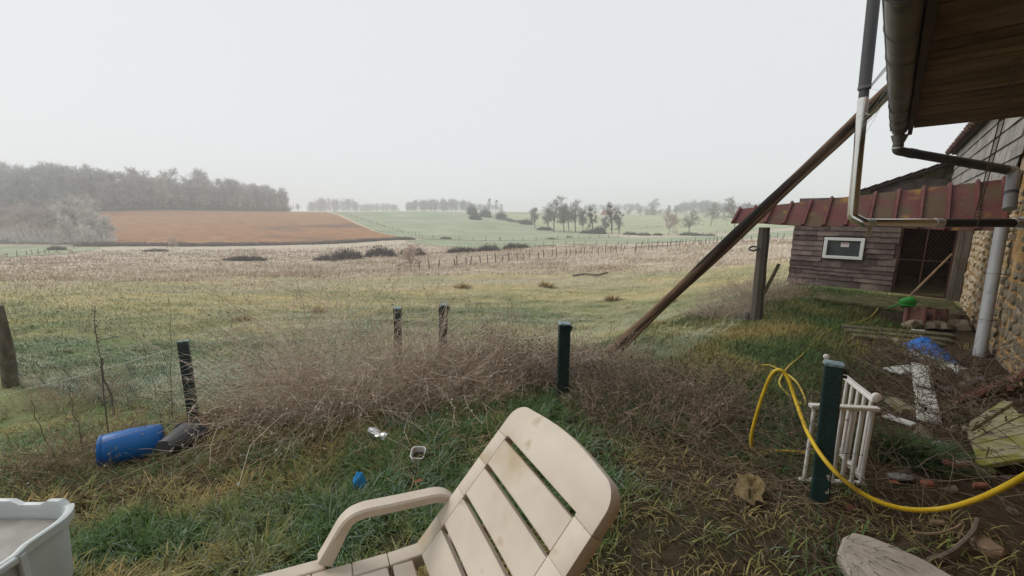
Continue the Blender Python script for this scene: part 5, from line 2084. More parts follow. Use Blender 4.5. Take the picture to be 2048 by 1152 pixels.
mb = MB()
mb.plate([W(GAA, -.62, 1.2), W(GAA, 1.05, 1.2), W(GAA, 1.05, gz_(1.05)), W(GAA, -.62, gz_(-.62))], -d3, .2)
gw = mb.build('gable_wall', 'moss', lean)
rw = 0
for row in range(6):
    z0 = 1.85 + row * .155
    p = -.60 + (row % 2) * .1
    while p < 1.0:
        p1 = min(p + .42 + .15 * rng.random(), 1.03)
        zt_ = z0 + .165
        if zt_ < gz_((p + p1) / 2) - .0 and p1 - p > .1 and not (row in (4, 5) and -.1 < p < .5):
            ti = rng.normal(0, .02)
            mb = MB().plate([W(GAA - .02, p, z0), W(GAA - .02, p1 - .01, z0 + ti), W(GAA - .008, p1 - .01, zt_ + ti), W(GAA - .008, p, zt_)], -d3, .012)
            mb.build('shingle', 'shingle', gw)
        p = p1
mb = MB()
mb.plate([W(GAA - .03, .18, 2.22), W(GAA - .03, .72, 2.58), W(GAA - .03, .90, 2.62), W(GAA - .03, .40, 2.22)], -d3, .012).build('slipped_shingle', 'shingle', gw)
for i in range(9):
    p0 = -.98 + i * .235
    mb = MB()
    zA, zB = gz_(p0) + .03, gz_(p0 + .25) + .06
    mb.add([W(GAA - .32, p0, zA), W(GAA - .32, p0 + .25, zB), W(GAA + .6, p0 + .25, zB), W(GAA + .6, p0, zA), W(GAA - .32, p0, zA + .025), W(GAA - .32, p0 + .25, zB + .02), W(GAA + .6, p0 + .25, zB + .02), W(GAA + .6, p0, zA + .025)],
           [(3, 2, 1, 0), (4, 5, 6, 7), (0, 1, 5, 4), (2, 3, 7, 6), (0, 4, 7, 3), (1, 2, 6, 5)])
    mb.build('verge_tile', 'rooftile', lean)
mb = MB().plate([W(GAA - .28, -.95, gz_(-.95) + .012), W(GAA - .28, 1.05, gz_(1.05) + .012), W(GAA + 5, 1.05, gz_(1.05) + .012), W(GAA + 5, -.95, gz_(-.95) + .012)], (0, 0, 1), .05)
mb.build('roof_deck', 'roofcore', lean)

# ================================================================== GARDEN THINGS
# ------------------------------------------------------------------ sun lounger
MAT['plastic'] = nmat('beige_plastic', [(.3, (.51, .43, .345)), (.5, (.58, .50, .41)), (.72, (.63, .555, .465))], 4.5, .55, .15, 240, dist=.002, spots=[(75, .715, (.38, .31, .24), .03), (3.2, .57, (.45, .36, .235), .14), (9, .65, (.40, .31, .19), .10)], spec=.35)
MAT['grime'] = nmat('dried_dirt', [(.3, (.10, .07, .05)), (.7, (.2, .14, .1))], 30, .9, 0)
P1 = np.array([-.3414, 1.2531, .3393])
la = np.array([.897, .442, 0]) / np.hypot(.897, .442)
lb = np.array([la[1], -la[0], 0])
PH = math.radians(48)
le = la * math.cos(PH) + zv * math.sin(PH)
lnrm = np.cross(le, lb)
if lnrm[2] < 0:
    lnrm = -lnrm
LW = .57
gz0_ = hz(P1[0], P1[1])
lounger = empty('sun_lounger', (P1[0], P1[1], gz0_), 'beige plastic sun lounger with raised slatted backrest in the foreground', 'sun lounger')
back = empty('backrest', (0, 0, 0))
back.parent = lounger
back.location = tuple(P1 - np.array(lounger.location))


def bk(L_, t, dn=0.0):
    bow = .012 * (1 - ((t / LW) * 2 - 1) ** 2)
    return P1 + le * L_ + lb * t + lnrm * (dn - bow)


def back_piece(name, outline, th=.036, bev=.006, mat='plastic'):
    mb = MB().plate([bk(*q) for q in outline], lnrm, th)
    return mb.build(name, mat, back, bevel=bev, seg=2, smooth=True)


def strip(L0, L1, t0, t1, n=7):
    ts = np.linspace(t0, t1, n)
    return [(L0, t) for t in ts] + [(L1, t) for t in reversed(ts)]


seams = [0.0, .111, .2355, .363, .484]
sl = .0095
for i in range(4):
    L0 = seams[i] + (sl if i else -.004)
    L1 = seams[i + 1] - sl
    mb = MB()
    ts = np.linspace(.058, LW - .083, 7)
    V, Fc = [], []
    for t in ts:
        for (L_, dn) in ((L0, -.003), (L0 + .004, 0), (L1 - .004, 0), (L1, -.003), (L1, -.026), (L0, -.026)):
            V.append(bk(L_, t, dn))
    for j in range(6):
        for k in range(6):
            Fc.append((j * 6 + k, j * 6 + (k + 1) % 6, j * 6 + 6 + (k + 1) % 6, j * 6 + 6 + k))
    Fc += [tuple(range(6)), tuple(range(36, 42))]
    mb.add(V, Fc).build('slat', 'plastic', back)
# side rails, seamed at each slat, and the rounded head panel
for t0, t1 in ((0, .056), (LW - .081, LW)):
    for i in range(4):
        L0, L1 = seams[i] + (.0003 if i else -.01), seams[i + 1] - .0003
        back_piece('rail', strip(L0, L1, t0, t1, 2), .042 if t0 == 0 else .048, .0012)
R_ = .075
out = [(.484 + .0003, 0), (.484 + .0003, .057), (.484 + sl, .058), (.484 + sl, LW - .083), (.484 + .0003, LW - .081), (.484 + .0003, LW)]
top = .640
for k in range(9):
    an = k / 8 * math.pi / 2
    out.append((top - .02 - R_ + R_ * math.sin(an), LW - R_ + R_ * math.cos(an)))
for k in range(1, 8):
    t = LW - R_ + (2 * R_ - LW) * k / 8
    out.append((top - .02 + .02 * math.sin(k / 8 * math.pi), t))
for k in range(9):
    an = k / 8 * math.pi / 2
    out.append((top - .02 - R_ + R_ * math.cos(an), R_ - R_ * math.sin(an)))
back_piece('head_panel', out, .045, .003)
mb = MB()
for (L_, t, ln_) in ((.60, .09, .004), (.575, .125, .012), (.555, .15, .006), (.535, .165, .004), (.53, .33, .004), (.50, .46, .004)):
    q = bk(L_, t, .0012)
    mb.plate([q + le * ln_ + lb * .0015, q - le * ln_ * .3 + lb * .003, q - le * ln_ - lb * .0015, q + le * ln_ * .3 - lb * .003], lnrm, .001)
mb.build('dirt_specks', 'grime', back)['kind'] = 'stuff'
# stay that props the back
mb = MB().bar(bk(.30, .16, -.045), P1 + la * .12 + lb * .16 - zv * .05, .03, .02, lb)
mb.bar(bk(.30, LW - .16, -.045), P1 + la * .12 + lb * (LW - .16) - zv * .05, .03, .02, lb)
mb.bar(P1 + la * .12 + lb * .12 - zv * .05, P1 + la * .12 + lb * (LW - .12) - zv * .05, .03, .02)
mb.build('back_stay', 'plastic', lounger, bevel=.003)

seat = empty('seat', (0, 0, 0))
seat.parent = lounger
seat.location = tuple(P1 - la * .5 - np.array(lounger.location))
ss = [.0, .105, .22, .34, .46, .58, .70, .82, .94, 1.06]


def st_(s, t, dz=0.0):
    return P1 - la * s + lb * t + zv * (dz + .09 * max(s, 0))


for i in range(len(ss) - 1):
    s0, s1 = ss[i] + .008, ss[i + 1] - .008
    if i == 0:
        s0 = .03
    mb = MB().plate([st_(s0, .06, -.006), st_(s1, .06, -.006), st_(s1, LW - .08, -.006), st_(s0, LW - .08, -.006)], zv, .028)
    mb.build('slat', 'plastic', seat, bevel=.004)
for t0, t1 in ((.0, .058), (LW - .078, LW)):
    mb = MB()
    for i in range(len(ss) - 1):
        mb.plate([st_(ss[i] + .0012 + (-.22 if i == 0 else 0), t0, -.006), st_(ss[i + 1] - .0012, t0, -.006), st_(ss[i + 1] - .0012, t1, -.006), st_(ss[i] + .0012 + (-.22 if i == 0 else 0), t1, -.006)], zv, .05)
    mb.build('seat_rail', 'plastic', seat, bevel=.003)
# the outer flange and arm on either side
for side, t0 in ((-1, -.052), (1, LW + .004)):
    tm = t0 + .025
    ax_px = [(648, 1122), (668, 1085), (688, 1045), (704, 1028), (728, 1018), (770, 1010), (840, 995), (872, 988), (888, 990), (900, 998), (908, 1010)]
    path = []
    for (px_, py_) in ax_px:                    # arm curve measured on the far side, repeated on the near side
        d_ = ray(px_, py_)
        o_ = P1 + lb * (-.027)
        q_ = np.array([0, 0, EYE]) + d_ * (((o_ - np.array([0, 0, EYE])) @ lb) / (d_ @ lb))
        path.append(q_ + lb * (tm + .027))
    path = [bq for bq in (lambda P: [(P[max(k - 1, 0)] + 2 * P[k] + P[min(k + 1, len(P) - 1)]) / 4 for k in range(len(P))])([path[0]] + [path[k] * (1 - f) + path[k + 1] * f for k in range(len(path) - 1) for f in (.33, .66, 1.0)])]
    mb = MB()
    V, Fc = [], []
    for i, c in enumerate(path):
        d = path[min(i + 1, len(path) - 1)] - path[max(i - 1, 0)]
        d /= np.linalg.norm(d)
        nn = np.cross(lb, d)
        if nn @ (zv + la * .01) < 0:
            nn = -nn
        hw, hh_ = .028, .016 + .008 * max(0, 1 - i / 9)
        for (x_, y_) in ((-1, .6), (-.75, 1), (.75, 1), (1, .6), (1, -.9), (.85, -1), (-.85, -1), (-1, -.9)):
            V.append(c + lb * hw * x_ + nn * hh_ * y_)
    for i in range(len(path) - 1):
        for k in range(8):
            Fc.append((i * 8 + k, i * 8 + (k + 1) % 8, i * 8 + 8 + (k + 1) % 8, i * 8 + 8 + k))
    Fc += [tuple(range(8)), tuple(range((len(path) - 1) * 8, len(path) * 8))]
    mb.add(V, Fc).build('armrest', 'plastic', lounger, smooth=True)
    mb = MB()
    fl = [(.30, t0), (.56, t0), (.60, t0 + .010 * (1 if side < 0 else 1)), (.625, t0 + .05), (.30, t0 + .05)]
    mb.plate([st_(s, t, -.004) for s, t in fl], zv, .05).build('armrest_foot', 'plastic', lounger, bevel=.006, seg=2)
for s, t in ((.16, .03), (.16, LW - .03), (.95, .03), (.95, LW - .03)):
    p0 = st_(s, t, -.03)
    p1_ = p0 - la * .04
    p1_ = np.array([p1_[0], p1_[1], hz(p1_[0], p1_[1]) - .01])
    MB().bar(p0, p1_, .05, .04, lb).build('leg', 'plastic', lounger, bevel=.005)

# ------------------------------------------------------------------ plastic tub with ice
MAT['tub'] = nmat('cloudy_plastic', [(.3, (.62, .67, .67)), (.7, (.72, .76, .76))], 4, .4, .05, 60, trans=.22)
MAT['ice'] = nmat('dirty_ice', [(.3, (.20, .185, .16)), (.5, (.27, .25, .22)), (.72, (.38, .36, .33))], 7, .22, .25, 16, dist=.006, spec=.5)
TX0, TX1, TY0, TY1 = -2.45, -1.80, .86, 1.535
tz = .30
tg = hz(-1.8, 1.4)
tub = empty('storage_tub', ((TX0 + TX1) / 2, (TY0 + TY1) / 2, tg), 'cloudy white plastic tub of frozen water at the lower left', 'tub')


def rrect(x0, x1, y0, y1, r, n=10):
    P = []
    for (cx, cy, a0) in ((x1 - r, y1 - r, 0), (x0 + r, y1 - r, 90), (x0 + r, y0 + r, 180), (x1 - r, y0 + r, 270)):
        for k in range(n + 1):
            an = math.radians(a0 + 90 * k / n)
            P.append((cx + r * math.cos(an), cy + r * math.sin(an)))
    out_ = []
    for i in range(len(P)):                     # extra points along the straights
        q0, q1 = np.array(P[i]), np.array(P[(i + 1) % len(P)])
        m = max(1, int(np.linalg.norm(q1 - q0) / .03))
        out_ += [tuple(q0 + (q1 - q0) * k / m) for k in range(m)]
    return out_


RIM = rrect(TX0, TX1, TY0, TY1, .15)


def ring(inset, z, dips=True):
    cx, cy = (TX0 + TX1) / 2, (TY0 + TY1) / 2
    hx = (TX1 - TX0) / 2
    V = []
    for (x, y) in RIM:
        f = 1 - inset / hx
        dz = 0.0
        if dips:
            if -2.13 < x < -2.01 and y > 1.45:
                dz = -.018
            if -1.92 < x < -1.87 and y > 1.38:
                dz = -.022
            if x > -1.83 and .98 < y < 1.27:
                dz = -.012
        V.append((cx + (x - cx) * f, cy + (y - cy) * f, z + dz))
    return V


mb = MB()
rs = [ring(.060, tg - .03, False), ring(.030, tg + .12, False), ring(.018, tz - .045), ring(.002, tz - .04), ring(-.002, tz - .004), ring(.004, tz), ring(.018, tz - .002), ring(.026, tz - .02), ring(.036, tg + .12, False), ring(.066, tg + .0, False)]
nr = len(RIM)
V, Fc = [], []
for r_ in rs:
    V += r_
for i in range(len(rs) - 1):
    for k in range(nr):
        Fc.append((i * nr + k, i * nr + (k + 1) % nr, (i + 1) * nr + (k + 1) % nr, (i + 1) * nr + k))
Fc.append(tuple(reversed(range(nr))))
Fc.append(tuple(range((len(rs) - 1) * nr, len(rs) * nr)))
mb.add(V, Fc).build('shell', 'tub', tub, smooth=True)
mb = MB()
for y_ in np.linspace(1.00, 1.27, 2):
    mb.box((-1.807, y_, .20), (.010, 0, 0), (0, .012, 0), (0, 0, .075))
mb.box((-1.801, 1.125, .272), (.014, 0, 0), (0, .125, 0), (0, 0, .012))
mb.build('handle', 'tub', tub, bevel=.004)
icr = ring(.034, .225, False)
mb = MB()
mb.add(icr + [((TX0 + TX1) / 2, (TY0 + TY1) / 2, .226)], [(k, (k + 1) % nr, nr) for k in range(nr)])
mb.build('ice', 'ice', tub, smooth=True)

# ------------------------------------------------------------------ blue barrel and black bin
MAT['blue'] = nmat('blue_plastic', [(.3, (.002, .085, .30)), (.7, (.004, .12, .38))], 3, .42, .06, 40, spots=[(7.5, .69, (.35, .38, .52), .05)])
MAT['bin'] = nmat('dark_plastic', [(.3, (.035, .036, .038)), (.7, (.06, .06, .063))], 3, .5, .1, 40)
bl, br = aty(197, 903, 2.92), aty(328, 876, 3.16)
ax_ = (br - bl) / np.linalg.norm(br - bl)
LB_ = np.linalg.norm(br - bl)
gz1 = (hz(bl[0], bl[1]) + hz(br[0], br[1])) / 2
RB = .128
bl[2] += min(0, gz1 + RB - .015 - bl[2]) if bl[2] > gz1 + RB + .03 else 0
barrel = empty('blue_barrel', (bl[0], bl[1], gz1), 'blue plastic barrel lying on its side by the fence', 'barrel')
MB().lathe(bl, ax_, [(.0, .085), (.002, .112), (.012, .119), (.030, .119), (.040, .124), (.12, .130), (LB_ * .5, .134), (LB_ * .8, .131), (LB_ * .94, .124), (LB_ - .012, .112), (LB_, .09)], 36).build('body', 'blue', barrel, smooth=True)
mb = MB().tube([bl + ax_ * .012, bl + ax_ * .028], .1235, 36)
mb.build('lid_ring', 'blue', barrel, smooth=True)
MB().lathe(br - ax_ * .01, ax_, [(0, .075), (.012, .075), (.016, .06)], 24).build('end_cap', 'bin', barrel, smooth=True)

b0, b1 = aty(334, 893, 2.98), aty(383, 866, 3.22)
bax = (b1 - b0) / np.linalg.norm(b1 - b0)
LB2 = np.linalg.norm(b1 - b0) + .03
binp = empty('black_bin', (b0[0], b0[1], hz(b0[0], b0[1])), 'dark grey plastic bin lying beside the blue barrel', 'bin')
mb = MB().lathe(b0 - bax * .02, bax, [(0, .050), (.0, .078), (.015, .085), (LB2 * .6, .120), (LB2 * .92, .140), (LB2 * .94, .150), (LB2 * .97, .152), (LB2, .147), (LB2 - .004, .137), (LB2 * .6, .114), (.03, .078), (.03, .02)], 28, .72)
mb.build('body', 'bin', binp, smooth=True)
MB().tube([b0 - bax * .02 + bax * LB2 * .955 + .1535 * (math.cos(t) * basis(bax)[1] + .72 * math.sin(t) * basis(bax)[2]) for t in np.linspace(0, 2 * math.pi, 30)], .006, 6, False).build('rim', 'bin', binp, smooth=True)

# ------------------------------------------------------------------ yellow hoses
MAT['hose'] = nmat('yellow_hose', [(.3, (.44, .28, .012)), (.7, (.60, .41, .03))], 9, .45, .05, 60, spots=[(7, .60, (.26, .17, .03), .12)])
MAT['oldhose'] = nmat('faded_yellow_hose', [(.3, (.42, .30, .03)), (.7, (.55, .42, .08))], 5, .6, .05, 60)


def smooth_path(P, n=8):
    P = [np.asarray(p, float) for p in P]
    P = [2 * P[0] - P[1]] + P + [2 * P[-1] - P[-2]]
    out_ = []
    for i in range(1, len(P) - 2):
        for t in np.linspace(0, 1, n, endpoint=False):
            a_, b_, c_, d_ = P[i - 1], P[i], P[i + 1], P[i + 2]
            out_.append(.5 * ((2 * b_) + (-a_ + c_) * t + (2 * a_ - 5 * b_ + 4 * c_ - d_) * t * t + (-a_ + 3 * b_ - 3 * c_ + d_) * t ** 3))
    out_.append(P[-2])
    return out_


hp = [G(1640, 915) + zv * .02, G(1560, 908) + zv * .02, aty(1512, 905, 2.36), aty(1502, 880, 2.36), aty(1513, 830, 2.34), aty(1530, 778, 2.32), aty(1545, 747, 2.30), aty(1560, 740, 2.28), aty(1575, 755, 2.25), aty(1592, 803, 2.16), aty(1614, 862, 1.98),
      aty(1645, 914, 1.80), aty(1690, 962, 1.70), aty(1745, 998, 1.64), aty(1810, 1018, 1.58), aty(1880, 1018, 1.54), aty(1950, 1000, 1.45), aty(2020, 968, 1.36), aty(2090, 925, 1.28), aty(2190, 850, 1.22)]
hp[-1] = np.array([hp[-1][0], hp[-1][1], hp[-1][2]])
ho_ = MB().tube(smooth_path(hp), .0105, 12).build('yellow_hose', 'hose', None, smooth=True, label='bright yellow garden hose looping up beside the right green post', cat='hose')
rebase(ho_)
hp2 = [G(x, y) + zv * dz for x, y, dz in ((1662, 601, .02), (1690, 601, .02), (1725, 602, .03), (1748, 604, .03), (1758, 612, .02), (1751, 626, .02), (1735, 640, .02), (1705, 648, .015), (1676, 654, .01), (1650, 668, .02), (1628, 688, .02), (1600, 718, .03), (1575, 742, .04), (1558, 772, .04), (1575, 795, .03), (1610, 815, .03), (1590, 770, .04), (1545, 740, .04), (1520, 734, .02))]
rebase(MB().tube(smooth_path(hp2, 6), .009, 8).build('yellow_hose', 'oldhose', None, smooth=True, label='faded yellow hose lying in the grass in front of the shed', cat='hose'))

# ------------------------------------------------------------------ white folding gate
MAT['white'] = nmat('chalky_white_paint', [(.3, (.55, .53, .50)), (.7, (.68, .66, .63))], 6, .6, .2, 60, spots=[(9, .68, (.36, .32, .27), .06)])
gate = empty('baby_gate', G(1745, 978), 'white spindle gate standing folded behind the right green post', 'gate')


def gate_panel(p0, p1, nb, z0, z1, rail_bot=True):
    p0, p1 = np.asarray(p0, float), np.asarray(p1, float)
    mb = MB().bar(p0 + zv * z1, p1 + zv * z1, .034, .022)
    mb.build('top_rail', 'white', gate, bevel=.004)
    if rail_bot:
        MB().bar(p0 + zv * z0, p1 + zv * z0, .034, .022).build('bottom_rail', 'white', gate, bevel=.004)
    for i in range(nb):
        q = p0 + (p1 - p0) * (i + .5) / nb
        MB().tube([q + zv * (z0 + .008), q + zv * (z1 - .008)], .0095, 8).build('spindle', 'white', gate, smooth=True)


g0, g1 = aty(1618, 822, 2.06), aty(1757, 818, 2.02)
g2 = aty(1648, 746, 2.66)
ztop = g1[2]
zbot = hz(g1[0], g1[1]) - .02
A_ = np.array([g0[0], g0[1], 0])
B_ = np.array([g1[0], g1[1], 0])
C_ = np.array([g2[0], g2[1], 0])
gate_panel(A_, B_, 7, zbot + .02, ztop)
gate_panel(B_ + (C_ - B_) * .06, C_, 9, zbot + .03, ztop + .028)
qk = B_ + (C_ - B_) * .05 + zv * (ztop + .055)
MB().lathe(qk, (-.3, -1, .1), [(-.012, .012), (-.008, .022), (.008, .022), (.012, .015)], 14).build('knob', 'white', gate, smooth=True)
qk2 = C_ + zv * (ztop + .065)
MB().lathe(qk2, (-.3, -1, .1), [(-.010, .010), (-.006, .018), (.006, .018), (.010, .012)], 12).build('knob', 'white', gate, smooth=True)

# ------------------------------------------------------------------ rubbish by the wall
MAT['tarp'] = nmat('blue_tarpaulin', [(.3, (.008, .09, .36)), (.7, (.015, .16, .52))], 6, .4, .3, 24, dist=.02)
MAT['whiteboard'] = nmat('flaking_white_board', [(.3, (.40, .41, .38)), (.55, (.56, .57, .54)), (.75, (.64, .65, .62))], 5, .8, .4, 30, stretch=(1, .3, 1), spots=[(4, .52, (.25, .24, .16), .14), (16, .62, (.14, .12, .08), .05)])
MAT['mosspanel'] = nmat('mossy_panel', [(.3, (.17, .165, .10)), (.5, (.27, .255, .16)), (.72, (.38, .36, .27))], 5, .9, .4, 30, spots=[(5, .48, (.17, .165, .035), .12), (14, .60, (.10, .09, .06), .08)])
MAT['brick'] = nmat('red_brick', [(.3, (.20, .075, .05)), (.7, (.30, .13, .09))], 12, .95, .6, 50, rand=.2)
MAT['tile'] = nmat('brown_clay_tile', [(.3, (.10, .045, .035)), (.7, (.18, .085, .065))], 6, .85, .4, 40)
MAT['slab'] = nmat('buff_stone_slab', [(.3, (.27, .235, .20)), (.5, (.36, .315, .27)), (.72, (.43, .38, .33))], 6, .9, .6, 50, dist=.008, spots=[(6, .64, (.17, .15, .13), .08)])
MAT['chunk'] = nmat('split_wood_chunk', [(.3, (.15, .10, .065)), (.7, (.27, .19, .12))], 8, .9, .5, 30)
MAT['greenplastic'] = nmat('green_plastic', [(.3, (.03, .26, .035)), (.7, (.05, .34, .05))], 4, .4, .05, 40)

# tarp
tA, tB, tC, tD = G(1802, 690), G(1862, 684), G(1918, 732), G(1862, 735)
nu, nv_ = 26, 16
V = []
for i in range(nu):
    for j in range(nv_):
        u, v = i / (nu - 1), j / (nv_ - 1)
        q = (tA * (1 - v) + tB * v) * (1 - u) + (tD * (1 - v) + tC * v) * u
        edge = min(u, 1 - u, v, 1 - v)
        hump = .07 * math.exp(-((u - .22) / .22) ** 2) * math.sin(math.pi * min(max(v, 0), 1)) + .05 * math.sin(math.pi * v) * math.sin(math.pi * u)
        nz = fbm(np.array([q[0] * 9]), np.array([q[1] * 9]), 5)[0] - .35 + .5 * abs(vnoise(np.array([q[0] * 14 + q[1] * 5]), np.array([q[1] * 6]), 8)[0] - .5)
        V.append((q[0] + .03 * (nz), q[1], hz(q[0], q[1]) + .012 + hump + .10 * max(nz, -.05) * min(1, edge * 8 + .15)))
Fc = [(i * nv_ + j, (i + 1) * nv_ + j, (i + 1) * nv_ + j + 1, i * nv_ + j + 1) for i in range(nu - 1) for j in range(nv_ - 1)]
rebase(MB().add(V, Fc).build('blue_tarpaulin', 'tarp', None, label='crumpled bright blue tarpaulin on the rubbish by the downpipe', cat='tarpaulin'))


def plank(name, a_, b_, w, th, mat, label, cat, lift=.02, up=(0, 0, 1), lb2=None, group=None):
    a_, b_ = np.asarray(a_, float) + zv * lift, np.asarray(b_, float) + zv * (lift if lb2 is None else lb2)
    return rebase(MB().bar(a_, b_, w, th, up).build(name, mat, None, bevel=min(.004, th * .2), label=label, cat=cat, group=group))


plank('white_board', G(1838, 738), G(1856, 856), .13, .022, 'whiteboard', 'long flaking white board lying towards the mossy panel', 'board', .05)
plank('white_board', G(1782, 752), G(1832, 746), .16, .022, 'whiteboard', 'short white board at the left end of the board pile', 'board', .05)
plank('white_board', G(1836, 748), G(1842, 790), .10, .022, 'whiteboard', 'narrow white board beside the long white one', 'board', .085)
plank('timber_offcut', G(1782, 806), G(1818, 832), .10, .05, 'mosspanel', 'thick pale timber offcut left of the white boards', 'board', .03)
plank('white_board', G(1768, 838), G(1828, 858), .07, .018, 'whiteboard', 'thin mossy white strip in front of the board pile', 'board', .03)
plank('white_pole', G(1815, 712), G(1925, 752), .09, .07, 'whiteboard', 'dirty white post lying under the blue tarpaulin', 'post', .04)
plank('white_scrap', G(1876, 628), G(1896, 627), .05, .012, 'white', 'small white strip on the ground before the stone heap', 'scrap', .03)
plank('white_scrap', G(1824, 664), G(1850, 666), .05, .012, 'white', 'thin white strip at the foot of the stone heap', 'scrap', .03)
for i, (x0, y0, x1, y1) in enumerate(((1682, 657, 1905, 676), (1690, 665, 1900, 686), (1705, 676, 1885, 694))):
    plank('old_plank', G(x0, y0), G(x1, y1), .15, .04, 'mosswood', ('mossy plank lying nearest the stone heap in the yard', 'mossy plank in the middle of the three in the yard', 'mossy plank lying nearest the blue tarpaulin')[i], 'plank', .03)
q0, q1, q2, q3 = W(8.9, -.9, 0), W(10.52, -1.0, 0), W(10.52, .95, 0), W(8.9, .95, 0)
zz = max(hz(q[0], q[1]) for q in (q0, q1, q2, q3)) + .03
slabp = MB().plate([np.array([q[0], q[1], zz - .02 * k]) for k, q in enumerate((q0, q1, q2, q3))], zv, .2)
rebase(slabp.build('threshold_slab', 'moss', None, bevel=.02, label='mossy slab in front of the shed door', cat='slab'))

# roof tiles
def clay_tile(p0, p1, up, w, label):
    """p0 -> p1 along the tile"""
    p0, p1, up = (np.asarray(q, float) for q in (p0, p1, up))
    d = (p1 - p0)
    L_ = np.linalg.norm(d)
    d /= L_
    s = np.cross(d, up)
    s /= np.linalg.norm(s)
    u = np.cross(s, d)
    prof = [(-.5, .0), (-.46, .10), (-.38, .13), (-.30, .10), (-.26, .02), (0, .0), (.24, .02), (.30, .11), (.38, .15), (.46, .12), (.5, .0)]
    mb = MB()
    V = []
    for t in (0, 1):
        for (x, y) in prof:
            V.append(p0 + d * L_ * t + s * x * w + u * y * w)
        for (x, y) in prof:
            V.append(p0 + d * L_ * t + s * x * w + u * (y - .06) * w)
    n_ = len(prof)
    Fc = []
    for k in range(n_ - 1):
        Fc += [(k, k + 1, 2 * n_ + k + 1, 2 * n_ + k), (n_ + k + 1, n_ + k, 3 * n_ + k, 3 * n_ + k + 1), (k, n_ + k, n_ + k + 1, k + 1), (2 * n_ + k, 2 * n_ + k + 1, 3 * n_ + k + 1, 3 * n_ + k)]
    Fc += [(0, 2 * n_, 3 * n_, n_), (n_ - 1, 2 * n_ - 1, 4 * n_ - 1, 3 * n_ - 1)]
    mb.add(V, Fc)
    return rebase(mb.build('clay_tile', 'tile', None, label=label, cat='roof tile'))


ga = G(1912, 812)
clay_tile(ga + zv * .03, onp(1996, 768, .84), zv * .8 - n3 * .8, .17, 'brown clay roof tile leaning low beside the mossy panel')
gb = G(2000, 795)
clay_tile(gb + zv * .02, onp(2034, 748, .98), zv * .5 - n3 * .9 - d3 * .3, .17, 'brown clay roof tile leaning upright against the stone wall')

# mossy panel with raised edges
c_ = [atz(1934, 862, .10), atz(2018, 808, .22), atz(2120, 905, .22), atz(1958, 932, .06)]
nn = np.cross(c_[1] - c_[0], c_[3] - c_[0])
nn /= np.linalg.norm(nn)
if nn[2] < 0:
    nn = -nn
pan = empty('mossy_door_panel', (c_[3][0], c_[3][1], hz(c_[3][0], c_[3][1])), 'mossy yellowed door panel lying against the stone wall', 'panel')
MB().plate(c_, nn, .022).build('sheet', 'mosspanel', pan)
for (i, j, w_) in ((0, 1, .05), (3, 2, .06)):
    MB().bar(c_[i] + nn * .008, c_[j] + nn * .008, w_, .03, nn).build('edge_moulding', 'mosspanel', pan, bevel=.004)
MB().bar(c_[0] * .72 + c_[3] * .28 + nn * .004, c_[1] * .72 + c_[2] * .28 + nn * .004, .02, .012, nn).build('centre_bead', 'mosspanel', pan)
MB().box((c_[2] + c_[1]) / 2 - nn * .10, (c_[2] - c_[1]) * .3, nn * .075, (c_[0] - c_[1]) * .1).build('prop_block', 'mosswood', pan)


def fragment(name, px, py, poly, th, mat, label, cat, lift=.0, tilt=(0, 0)):
    g = G(px, py)
    nr_ = np.array([tilt[0], tilt[1], 1.0])
    V = [g + np.array([x, y, th + lift - x * tilt[0] - y * tilt[1]]) for x, y in poly]
    return rebase(MB().plate(V, nr_, th).build(name, mat, None, bevel=min(.006, th * .25), label=label, cat=cat))


def blob(r, n=7, sq=.7):
    return [(r * (.75 + .5 * rng.random()) * math.cos(6.283 * k / n), r * sq * (.75 + .5 * rng.random()) * math.sin(6.283 * k / n)) for k in range(n)]


fragment('brick_piece', 1905, 936, blob(.055), .03, 'brick', 'red tile shard left of the mossy panel corner', 'brick', .01, (.3, .1))
fragment('brick_piece', 1936, 944, blob(.06, 6, .5), .03, 'brick', 'long red tile shard under the mossy panel corner', 'brick', .01, (.2, -.3))
fragment('brick_piece', 1852, 972, blob(.04), .03, 'brick', 'small rounded red brick piece above the hanging hose', 'brick')
fragment('brick_piece', 1958, 976, blob(.045, 7, .5), .03, 'brick', 'red brick piece beside the hanging hose at the right', 'brick')
fragment('brick_piece', 1700, 1020, blob(.035), .02, 'brick', 'small dark brick piece left under the hose', 'brick')
fragment('white_shard', 1925, 936, [(-.05, -.015), (.05, -.005), (.02, .02), (-.03, .025)], .008, 'white', 'pale sharp shard lying on the red tile pieces', 'shard', .035)
fragment('grey_rock', 1966, 950, blob(.05, 8, .9), .05, 'moss', 'small grey rock under the edge of the mossy panel', 'rock')
poly = [G(px, py) for px, py in ((1672, 1122), (1682, 1093), (1704, 1082), (1732, 1088), (1790, 1112), (1850, 1138), (1930, 1190), (1720, 1215))]
zz = max(q[2] for q in poly) + .045
rebase(MB().plate([np.array([q[0], q[1], zz + rng.normal(0, .003)]) for q in poly], zv, .07).build('stone_slab', 'slab', None, bevel=.012, seg=2, label='buff stone slab on the ground at the bottom right', cat='slab'))
poly = [G(px, py) for px, py in ((1935, 1082), (1966, 1080), (1990, 1096), (2012, 1110), (2006, 1122), (1984, 1117), (1952, 1101))]
zz = max(q[2] for q in poly) + .03
rebase(MB().plate([np.array([q[0], q[1], zz]) for q in poly], zv, .05).build('wood_chunk', 'chunk', None, bevel=.008, label='flat brown wood chunk on the soil at the bottom right', cat='wood'))
fragment('wood_chunk', 1872, 1052, blob(.04, 7, .45), .03, 'chunk', 'small pale wood chip below the hanging hose', 'wood')
